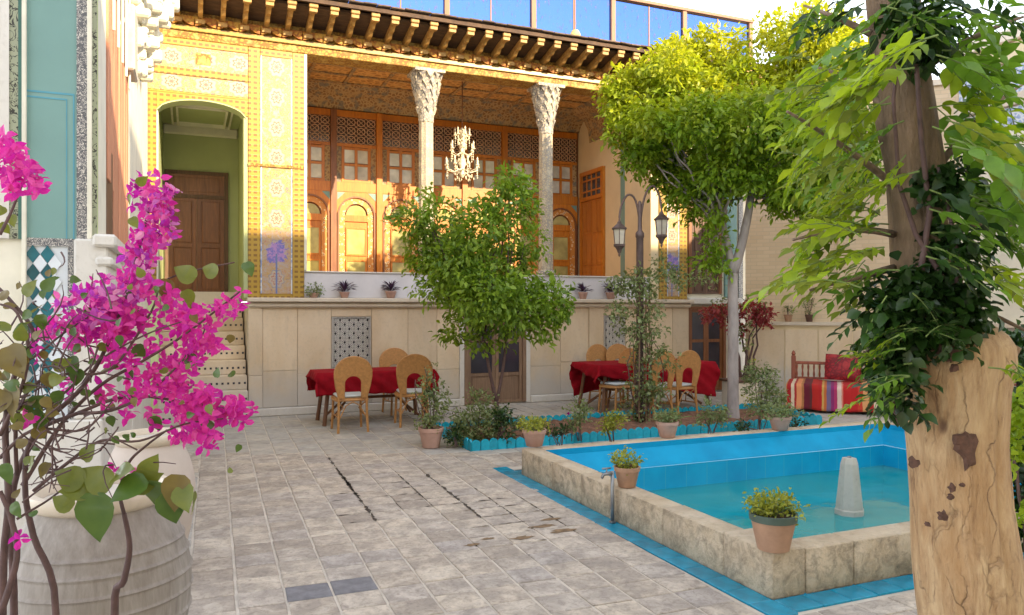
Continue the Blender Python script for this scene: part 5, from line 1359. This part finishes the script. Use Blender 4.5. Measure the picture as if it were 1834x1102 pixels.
# ---- bougainvillea
BO = cw((30-917)/1370*2.35, 2.35, .004)
bo = thing('bougainvillea', 'magenta bougainvillea with bare twisting stems at the left edge in front of the clay jar', 'shrub', BO)
def pl(px, py, D): return pt(px, py, D)-BO
random.seed(21)
FL = [ # cx, cy, rx, ry, n, D
 (272,350,34,26,22,2.5),(285,400,28,34,22,2.5),(262,440,26,30,18,2.48),(240,465,16,16,7,2.46),(245,505,26,26,16,2.42),(200,530,42,26,28,2.38),(150,550,40,24,20,2.35),(130,590,34,20,12,2.32),(215,575,44,24,22,2.36),(175,600,30,16,9,2.34),
 (290,545,24,20,7,2.45),(345,580,28,22,12,2.5),(400,550,22,16,5,2.5),(437,521,8,6,1,2.5),(360,625,30,20,13,2.48),(300,675,30,24,16,2.4),(255,690,24,20,8,2.38),(340,715,38,24,20,2.42),(385,735,38,24,24,2.42),(432,735,18,16,9,2.45),(345,765,40,20,16,2.4),(375,790,12,14,4,2.4),
 (20,300,34,22,14,2.2),(45,325,28,20,12,2.2),(10,265,14,16,6,2.2),(60,345,12,10,3,2.2),(60,635,9,9,2,2.2),(55,745,14,10,3,2.2),(35,955,10,10,2,2.1),(215,835,14,12,3,2.3),(225,640,20,16,5,2.36),(190,650,16,14,3,2.36),(230,610,60,40,12,2.42),(300,600,50,40,9,2.46),(180,700,60,30,7,2.4),(270,730,50,25,7,2.42),(415,550,25,20,4,2.5),(90,600,30,16,4,2.36),(330,650,18,12,5,2.4)]
def bract_mesh(i):
    rr = random.Random(i); m = MB()
    for k in range(3):
        a = 2*math.pi*k/3+rr.uniform(-.2,.2); L = rr.uniform(.026,.034); w = L*.62; el = rr.uniform(.35,.8)
        ca, sa = math.cos(a), math.sin(a); up = Vector((0,0,1)); rd = Vector((ca,sa,0)); sd = Vector((-sa,ca,0))
        def P(u, v): e = el-.5*u; return rd*(L*u*math.cos(e))+up*(L*u*math.sin(e)+abs(v)*.006)+sd*(w*v)
        vs = [P(0,0),P(.35,-.42),P(.35,.42),P(.4,0),P(.7,-.4),P(.7,.4),P(.72,0),P(1.05,0)]
        m.add(vs, [(0,1,3),(0,3,2),(1,4,6,3),(3,6,5,2),(4,7,6),(6,7,5)])
    return m.mesh('flower', MT['bract'])
BM_ = [bract_mesh(i) for i in range(5)]; nfl = 0; extra = MB()
cen = {}
for (cx, cy, rx, ry, n, D) in FL:
    n = int(n*2.1) if n > 3 else n
    for i in range(n):
        a = random.uniform(0,2*math.pi); r = random.random()**.5; d = D+random.uniform(-.09,.09)
        p = pl(cx+rx*1.25*r*math.cos(a), cy+ry*1.3*r*math.sin(a), d); me = BM_[random.randrange(5)]
        dirn = Vector((random.gauss(0,.7),-1+random.gauss(0,.5),random.gauss(.3,.6))).normalized(); s_ = random.uniform(.65,1.25)
        q = dirn.to_track_quat('Z','Y')
        if nfl < 299:
            o = bpy.data.objects.new('flower', me); COL.objects.link(o); o.parent = bo; o.location = p; o.rotation_mode = 'QUATERNION'; o.rotation_quaternion = q; o.scale = (s_,)*3; nfl += 1
        else: extra.add([q @ (Vector(v.co)*s_)+p for v in me.vertices], [tuple(f.vertices) for f in me.polygons])
if extra.v: meshobj('flowers', extra.mesh('flowers', MT['bract']), bo, 'stuff')
def limb(pts, r0, r1, mt='stem', nm='stem'):
    P = [pl(*p) for p in pts]; S = []
    for i in range(len(P)-1):
        for t in np.linspace(0,1,6)[:-1]:
            p0=P[max(i-1,0)];p1=P[i];p2=P[i+1];p3=P[min(i+2,len(P)-1)]; t = float(t)
            S.append(.5*((2*p1)+(p2-p0)*t+(2*p0-5*p1+4*p2-p3)*t*t+(3*p1-p0-3*p2+p3)*t**3))
    S.append(P[-1]); n = len(S)-1
    return meshobj(nm, MB().tube(S, taper(r0,r1,n), 7).mesh(nm, MT[mt], True), bo)
ST = [([(20,1500,2.35),(25,1100,2.35),(20,950,2.3),(30,850,2.3),(80,760,2.3),(150,690,2.33),(200,600,2.35),(240,480,2.42),(265,380,2.5)],.012,.004),
 ([(60,1500,2.3),(100,1100,2.28),(60,960,2.25),(45,870,2.25),(60,780,2.28),(140,740,2.3),(230,710,2.36),(330,720,2.4),(420,735,2.44)],.011,.003),
 ([(5,1500,2.3),(5,1050,2.25),(15,900,2.2),(10,760,2.2),(30,660,2.2),(60,600,2.2),(20,540,2.2),(-20,500,2.2)],.012,.004),
 ([(40,870,2.25),(110,760,2.3),(180,690,2.33),(250,650,2.38),(330,600,2.45),(430,522,2.5)],.007,.003),
 ([(30,850,2.25),(30,750,2.2),(60,690,2.2),(120,670,2.25),(200,660,2.3),(270,560,2.4),(300,500,2.5),(420,470,2.55)],.006,.0025),
 ([(140,740,2.3),(200,735,2.3),(270,700,2.35),(350,620,2.42),(370,580,2.5)],.006,.002),
 ([(60,880,2.25),(120,830,2.28),(180,790,2.3),(250,790,2.3),(330,760,2.36),(400,750,2.4)],.006,.002),
 ([(230,1500,2.5),(205,1102,2.45),(222,1040,2.4),(232,980,2.38),(222,920,2.35)],.014,.007),
 ([(222,920,2.35),(215,880,2.33),(230,830,2.32),(260,800,2.33),(300,770,2.36)],.006,.003),
 ([(0,780,2.15),(40,690,2.15),(50,620,2.15),(30,560,2.15),(0,545,2.15)],.006,.003),
 ([(0,660,2.15),(60,640,2.2),(110,600,2.25),(170,560,2.35)],.005,.002),
 ([(0,700,2.2),(70,730,2.2),(120,700,2.25),(170,650,2.3),(260,600,2.35),(330,575,2.4)],.005,.002),
 ([(30,930,2.2),(80,900,2.25),(130,870,2.25),(190,880,2.28)],.004,.002),([(40,900,2.2),(100,860,2.22),(160,855,2.25),(240,860,2.3)],.003,.002),
 ([(0,820,2.2),(60,770,2.2),(150,770,2.25),(200,720,2.3)],.006,.002),([(0,1102,2.15),(30,1000,2.15),(20,930,2.15),(0,880,2.15)],.01,.006),
 ([(0,420,2.15),(20,380,2.18),(40,330,2.2)],.005,.003)]
for (P, a, b) in ST: limb(P, a, b)
# thin bare twigs, a tangle nobody could count
tw = MB()
for i in range(150):
    x = random.gauss(90,70); y = random.gauss(760,110); D = random.uniform(2.1,2.4)
    if x > 330 or x < -20 or y > 850: continue
    a = random.uniform(0,6.28); l = random.uniform(25,90); p0 = pl(x,y,D); p1 = pl(x+l*math.cos(a), y+l*math.sin(a), D+random.uniform(-.08,.08))
    tw.tube(curve(p0,p1,(random.gauss(0,.015),random.gauss(0,.015),random.gauss(0,.015)),4), taper(.003,.0012,4), 4, False)
meshobj('twigs', tw.mesh('twigs', MT['stem'], True), bo, 'stuff')
# leaves: the large ones singly
LV = [(172,882,2.2,68,-88,0),(300,868,2.2,86,-118,0),(262,858,2.2,50,-150,0),(320,850,2.2,50,-95,2),(150,865,2.21,45,160,1),(200,872,2.21,50,150,1),(235,870,2.22,45,20,1),(165,880,2.22,40,170,1),(300,880,2.2,50,-80,0),(325,870,2.2,40,-60,1),(345,885,2.22,35,-95,1),(205,855,2.2,45,30,1),(130,910,2.2,32,150,1),(255,855,2.22,35,60,1),
 (25,690,2.1,45,-95,2),(15,620,2.1,50,-60,2),(35,740,2.12,30,-100,1),(10,700,2.1,40,-110,2),(60,830,2.1,30,200,1),(95,660,2.2,25,30,1),(125,640,2.25,28,-60,0),(140,660,2.25,25,-100,0),(440,470,2.45,22,-60,0),(390,490,2.45,28,160,1),(350,500,2.45,34,150,1),(300,500,2.45,30,-100,2),(230,560,2.4,26,-20,1),(330,520,2.45,28,-70,1),
 (60,560,2.2,22,40,1),(20,590,2.15,30,160,1),(45,530,2.15,26,60,1),(100,700,2.2,22,-80,0),(80,740,2.2,26,-110,0),(240,620,2.35,24,-60,0),(275,745,2.35,24,-80,0),(150,825,2.25,28,60,1),(385,765,2.38,28,190,0),(330,640,2.4,26,-30,0),(10,830,2.1,30,-80,0),(25,900,2.1,24,-60,0)]
def nice_leaf(mt, wd, droop=.15, fold=.1, heart=True):
    T = [(0,0),(.04,.45),(.14,.85),(.3,1),(.46,.93),(.62,.72),(.78,.43),(.9,.18),(1,0)] if heart else [(0,0),(.08,.35),(.22,.78),(.4,1),(.58,.93),(.75,.62),(.9,.25),(1,0)]
    m = MB(); vs = []
    for i, (t, w_) in enumerate(T):
        z = -droop*t*t+.015*math.sin(i*2.1); b = -.05*(1-t)**6 if heart else 0
        vs += [(t,0,z),(t+(b if 0<i<3 else 0),w_*wd/2,z+fold*w_*wd),(t+(b if 0<i<3 else 0),-w_*wd/2,z+fold*w_*wd)]
    fs = []
    for i in range(len(T)-1):
        a, b = i*3, i*3+3; fs += [(a,b,b+1,a+1),(a,a+2,b+2,b)]
    m.add(vs, fs); return m.mesh('leaf', MT[mt], True)
LM = [nice_leaf(k, .78) for k in ('leafBg','leafY2','leafDry')]
def putleaf(px, py, D, size, ang, k, par=None, org=None, me=None, jit=.35):
    p = pt(px, py, D)-(org or BO); s_ = size/1370*D; a = R(ang); r_ = cw(1,0); 
    d = (r_*math.cos(a)+Vector((0,0,1))*math.sin(a)+cw(0,random.gauss(0,jit))).normalized()
    n = (cw(0,-1)+Vector((random.gauss(0,jit),random.gauss(0,jit),.4+random.gauss(0,jit)))); n = (n-d*n.dot(d)).normalized(); s2 = n.cross(d)
    M_ = Matrix((d, s2, n)).transposed()
    o = bpy.data.objects.new('leaf', me or LM[k]); COL.objects.link(o); o.parent = par or bo; o.location = p; o.rotation_mode = 'QUATERNION'; o.rotation_quaternion = M_.to_quaternion(); o.scale = (s_,)*3; return o
for l in LV: putleaf(l[0], l[1], l[2], l[3]*1.35, l[4], l[5])
for i in range(70):
    x = random.gauss(170,120); y = random.gauss(640,100)
    if -10 < x < 430 and 480 < y < 900: putleaf(x, y, random.uniform(2.2,2.42), random.uniform(12,22), random.uniform(0,360), random.choice((0,0,1,2)))
for i in range(40): putleaf(random.uniform(-5,90), random.gauss(690,90), random.uniform(2.08,2.2), random.uniform(18,34), random.uniform(0,360), random.choice((0,1,2,2)))
for (x, y) in ((5,370),(20,385),(0,400),(245,330),(235,350),(235,390)): putleaf(x, y, 2.3, 24, random.uniform(0,360), 1)

# ---- debarked trunk with ivy stem
TD = 2.6; TO = pt(1745, 1394, TD); TO.z = .004
tt = thing('debarked_tree', 'thick debarked pale trunk with ivy covered upper stem at the right foreground', 'tree', TO)
prof = [(1450,1690,1880),(1250,1672,1850),(1102,1655,1828),(1000,1645,1818),(900,1640,1802),(800,1632,1794),(700,1622,1795),(650,1619,1802),(620,1620,1800),(600,1622,1788),(585,1628,1770),(572,1640,1745)]
def rad_trunk(prof, D, n, name, mt, amp, seed, rows=90, close=True):
    ys = [p[0] for p in prof][::-1]; ls = [p[1] for p in prof][::-1]; rs = [p[2] for p in prof][::-1]
    Y_ = np.linspace(ys[-1], ys[0], rows); vs = []; fs = []; rr = np.random.default_rng(seed); ph = rr.uniform(0,6.28,12)
    for i, y in enumerate(Y_):
        l, r = np.interp(y, ys, ls), np.interp(y, ys, rs); c = pt((l+r)/2, y, D)-TO; R0 = (r-l)/2/1370*D
        for j in range(n):
            a = 2*math.pi*j/n; z = c.z
            dsp = amp*(.5*math.sin(3*a+ph[0]+z*2.2)+.35*math.sin(7*a+ph[1]-z*3)+.25*math.sin(13*a+ph[2]+2*math.sin(z*5+ph[3]))+.22*math.sin(23*a+ph[4]+3*math.sin(z*4))+.3*math.sin(z*9+ph[5]+2*math.sin(a*2)))
            dsp -= amp*1.8*math.exp(-((math.sin(a*.5-ph[6]/2))/.05)**2)+amp*1.4*math.exp(-((math.sin(a*.5-2.2-z*.12))/.035)**2)
            rr_ = R0*(1+dsp); vs.append((c.x+rr_*math.cos(a), c.y+rr_*math.sin(a), z))
    for i in range(rows-1):
        for j in range(n): fs.append((i*n+j, i*n+(j+1)%n, (i+1)*n+(j+1)%n, (i+1)*n+j))
    fs.append(tuple((rows-1)*n+j for j in range(n)))
    m = MB().add(vs, fs); o = meshobj(name, m.mesh(name, MT[mt], True), tt); return o
rad_trunk(prof, TD, 96, 'trunk', 'barkless', .035, 3, 130)
up = [(640,1618,1760),(590,1615,1750),(550,1612,1732),(500,1602,1712),(400,1596,1692),(300,1592,1688),(200,1572,1672),(100,1565,1658),(0,1556,1645),(-150,1545,1630),(-350,1530,1610)]
rad_trunk(up, TD+.03, 48, 'upper_stem', 'bark_up', .05, 8, 90)
# dark bark scars and branch stub
MT['scar'] = simple('dark bark remnant', (.09,.042,.026), .85, .5, 30, .8, 60, .01)
def scar(px, py, rx, ry, seed):
    rr = random.Random(seed); n = 14; c = pt(px, py, TD-.165)-TO; m = MB()
    P = []; 
    for i in range(n):
        a = 2*math.pi*i/n; k = rr.uniform(.6,1.25); dx = rx*k*math.cos(a)/1370*TD; dz = ry*k*math.sin(a)/1370*TD; P.append((dx,dz))
    fc, rt2 = cw(0,-1), cw(1,0)
    off = (px-1715)/85.; back = .165*(1-math.sqrt(max(0,1-off*off)))
    vs = []
    for (dx,dz) in P:
        o2 = off+dx/.165; bb = .165*(1-math.sqrt(max(0.02,1-o2*o2))); q = c+rt2*dx+cw(0,bb)+Vector((0,0,dz)); vs.append(q)
    q0 = c+cw(0,back)+fc*.014; vs2 = [v+fc*.008 for v in vs]
    m.add([tuple(v) for v in vs]+[tuple(v*.75+q0*.25+fc*.004) for v in vs2]+[tuple(q0)], [(i,(i+1)%n,n+(i+1)%n,n+i) for i in range(n)]+[(n+i,n+(i+1)%n,2*n) for i in range(n)])
    meshobj('bark_scar', m.mesh('bark_scar', MT['scar']), tt)
scar(1735,805,24,34,1); scar(1722,788,14,16,4); scar(1652,835,6,11,2); scar(1704,873,6,8,3); scar(1702,890,5,5,5); scar(1780,920,5,7,6); scar(1690,925,8,10,9); scar(1668,943,4,5,7); scar(1770,970,4,4,8); scar(1708,660,7,8,11); scar(1722,868,4,4,12)
for a_ in ((1672,607,30,20,31),(1705,618,30,24,32),(1735,600,20,16,33),(1650,590,22,26,34)): scar(*a_)
meshobj('branch_stub', MB().tube([pt(1785,655,TD)-TO, pt(1806,635,TD-.02)-TO, pt(1818,618,TD-.03)-TO],[.04,.028,.022],10).mesh('branch_stub', MT['bark_up'], True), tt)
for (P, r) in (([(1640,600),(1650,480),(1665,380),(1650,250),(1640,100),(1620,-40)],.012),([(1700,600),(1690,500),(1640,420),(1610,330),(1600,180),(1610,60)],.01),([(1625,620),(1610,680),(1600,730),(1610,760)],.009),([(1690,560),(1720,480),(1700,380),(1680,300)],.01)):
    q = [pt(x,y,TD-.14)-TO for x,y in P]; meshobj('ivy_stem', MB().tube(q, taper(r,r*.5,len(q)-1), 7).mesh('ivy_stem', MT['stem'], True), tt)
# branches and foliage
BR = [((1600,330),(1500,250),(1410,200)),((1600,420),(1520,400),(1420,430)),((1595,200),(1520,130),(1460,120)),((1680,300),(1750,200),(1834,150)),((1690,420),(1760,380),(1850,420)),((1600,480),(1520,500),(1450,520)),((1660,120),(1740,60),(1834,30)),((1560,60),(1500,30),(1440,10)),((1700,540),(1780,560),(1850,600)),((1620,560),(1570,600),(1540,650))]
bm2 = []
for (a, b, c) in BR:
    dd = [TD, TD+random.uniform(-.3,.2), TD+random.uniform(-.5,.4)]
    P = [pt(*a,dd[0])-TO, pt(*b,dd[1])-TO, pt(*c,dd[2])-TO]; bm2.append((curve(P[0],P[2],(P[1]-(P[0]+P[2])/2)*.5,8), taper(.014,.004,8)))
for p_, r_ in bm2: meshobj('branch', MB().tube(p_, r_, 7).mesh('branch', MT['bark'], True), tt)
LC = [nice_leaf(k, .5, .2, .12, False) for k in ('leafC','leafC2','leafD','leafC3')]
# sprays: stalk with paired leaflets. (px,py,rx,ry,count,leaf kinds,size px,depth range)
SP = [(1470,120,60,60,9,(0,1),46,(2.3,3.1)),(1540,90,50,40,7,(0,3),50,(2.2,2.8)),(1500,200,70,50,11,(0,0,1),48,(2.3,3.1)),(1560,180,50,50,9,(0,0,1),50,(2.1,2.7)),(1480,290,70,50,9,(0,1,3),46,(2.4,3.1)),(1560,280,45,50,8,(0,1),46,(2.2,2.8)),
 (1530,380,60,50,10,(0,1),48,(2.2,3.0)),(1470,410,55,30,6,(0,1),50,(2.3,3.0)),(1580,420,40,50,7,(1,3),44,(2.2,2.7)),(1470,470,55,25,5,(0,1),54,(2.2,2.7)),(1530,480,60,40,8,(1,3,0),46,(2.2,2.8)),(1560,560,40,50,7,(1,3,2),40,(2.2,2.7)),(1575,640,28,40,4,(3,2,0),36,(2.3,2.7)),(1585,700,22,45,5,(2,3),34,(2.3,2.6)),(1540,715,20,25,1,(0,0),36,(2.4,2.8)),
 (1620,30,60,40,8,(2,2,3),42,(2.3,2.9)),(1700,30,60,40,8,(2,2,3),44,(2.3,2.9)),(1480,15,50,25,6,(2,3),40,(2.4,2.9)),(1780,20,50,30,5,(2,3),44,(2.2,2.8)),(1620,95,30,25,4,(0,0),60,(2.0,2.3)),(1580,130,50,20,5,(0,0),62,(2.0,2.4)),  # dark leaf colours along the top stand for leaves seen against the light
 (1740,190,50,50,8,(0,3,3),56,(2.1,2.8)),(1800,250,40,50,8,(0,3,1),60,(2.0,2.7)),(1730,290,40,50,8,(3,3,0),52,(2.2,2.8)),(1800,340,35,40,7,(3,3,2),60,(2.1,2.7)),(1740,370,40,40,7,(3,2),50,(2.2,2.7)),(1710,440,30,40,7,(2,2,3),44,(2.2,2.6)),(1810,430,30,30,4,(1,3),50,(2.2,2.7)),(1800,500,35,25,4,(1,0),48,(2.2,2.7)),(1740,120,40,40,5,(3,3),56,(2.2,2.8)),
 (1600,500,45,50,9,(2,2,3),36,(2.2,2.6)),(1660,560,50,30,7,(2,2),34,(2.25,2.5)),(1600,620,25,40,7,(2,2,3),32,(2.3,2.5)),(1590,330,30,60,6,(3,2,1),40,(2.2,2.6)),(1815,640,16,40,3,(3,0),40,(2.3,2.9)),(1600,250,40,60,6,(2,3),42,(2.3,2.7)),(1700,340,20,80,6,(2,3),36,(2.35,2.6)),(1680,480,40,50,7,(2,2,3),34,(2.3,2.5)),
 (1520,330,70,90,7,(0,1,3),40,(2.6,3.4)),(1480,240,80,120,6,(1,3,0),40,(2.8,3.6)),(1760,330,70,140,7,(3,3,2,0),44,(2.6,3.3)),(1640,60,90,50,6,(2,3),40,(2.7,3.3))]
random.seed(99); allL = []; stalks = MB()
for (cx, cy, rx, ry, n, kinds, size, (d0, d1)) in SP:
    for i in range(int(n*1.35)):
        a = random.uniform(0,6.28); r = random.random()**.5; x = cx+rx*r*math.cos(a); y = cy+ry*r*math.sin(a); D = random.uniform(d0,d1)
        if 1555 < x < 1715 and 90 < y < 540 and D < TD+.15 and random.random() < .93: continue
        side = -1 if x < 1640 else 1; ang = R(random.gauss(-12,22)); L = size*2.2/1370*2.5
        out = (cw(side*math.cos(ang), random.gauss(0,.45))+Vector((0,0,math.sin(ang)))).normalized()
        p0 = pt(x,y,D)-TO-out*L*.5; S = [p0+out*L*t+Vector((0,0,-.35*L*t*t)) for t in np.linspace(0,1,7)]
        stalks.tube(S, taper(.0028,.0012,6), 4, False); up_ = Vector((random.gauss(0,.25),random.gauss(0,.25),1)).normalized(); sd = out.cross(up_).normalized()
        kk = random.choice(kinds); ls = size*.84/1370*2.5
        for j in range(1, 7):
            for s_ in ((-1,1) if j < 6 else (0,)):
                dr = (out*(.75 if s_ else 1)+sd*s_*.9+Vector((0,0,-.3+random.gauss(0,.15)))).normalized(); nn = (up_+Vector((random.gauss(0,.25),random.gauss(0,.25),0))).normalized()
                allL.append((D, S[j], dr, nn, ls*random.uniform(.7,1.1)*(1-.05*abs(j-3)), kk if random.random() < .8 else random.choice(kinds)))
allL.sort(key=lambda q: -q[4]/q[0])
rest = {0:[],1:[],2:[],3:[]}
for i, (D, p, d, n, s_, k) in enumerate(allL):
    if i < 295:
        n = (n-d*n.dot(d)).normalized(); M_ = Matrix((d, n.cross(d), n)).transposed()
        o = bpy.data.objects.new('leaf', LC[k]); COL.objects.link(o); o.parent = tt; o.location = p; o.rotation_mode = 'QUATERNION'; o.rotation_quaternion = M_.to_quaternion(); o.scale = (s_,)*3
    else: rest[k].append((p, d, n, s_))
for k, nm in ((0,'leafC'),(1,'leafC2'),(2,'leafD'),(3,'leafC3')):
    q = rest[k]
    if q: meshobj('foliage', leaf_mesh('foliage', [tuple(a[0]) for a in q], [tuple(a[1]) for a in q], [tuple(a[2]) for a in q], [a[3] for a in q], [a[3]*.42 for a in q], MT[nm], fold=.2, droop=.18), tt, 'stuff')
meshobj('leaf_stalks', stalks.mesh('leaf_stalks', MT['greenstem']), tt, 'stuff')
# dense dark ivy round the collar
iv = []
for (px, py, rx, ry) in ((1600,560,28,45),(1640,590,30,25),(1690,600,38,22),(1600,640,16,45),(1725,560,18,25),(1605,700,12,40),(1640,520,25,35),(1700,520,22,35),(1640,60,45,50),(1700,450,16,50),(1690,330,10,40)):
    p = pt(px,py,TD-.13)-TO; iv.append((p.x,p.y,p.z,rx/1370*TD,.07,ry/1370*TD))
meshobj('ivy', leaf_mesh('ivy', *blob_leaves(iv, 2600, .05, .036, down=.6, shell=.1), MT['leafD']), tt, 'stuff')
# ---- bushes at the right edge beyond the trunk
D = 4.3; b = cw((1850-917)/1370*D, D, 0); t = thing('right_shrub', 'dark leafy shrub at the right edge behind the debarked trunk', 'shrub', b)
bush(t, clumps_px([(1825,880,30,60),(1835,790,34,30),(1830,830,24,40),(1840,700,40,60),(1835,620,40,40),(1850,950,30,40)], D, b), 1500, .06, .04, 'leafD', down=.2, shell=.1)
bush(t, clumps_px([(1815,800,20,30),(1825,740,20,30),(1825,930,14,20)], D-.2, b), 260, .06, .04, 'leafC', down=.2, shell=.3)
stems(t, 'stem', [(curve((random.gauss(0,.05),random.gauss(0,.05),0),(random.gauss(-.05,.1),random.gauss(0,.08),random.uniform(.7,1.4)),(0,0,0),6,.01), .008) for _ in range(6)], 'stem')
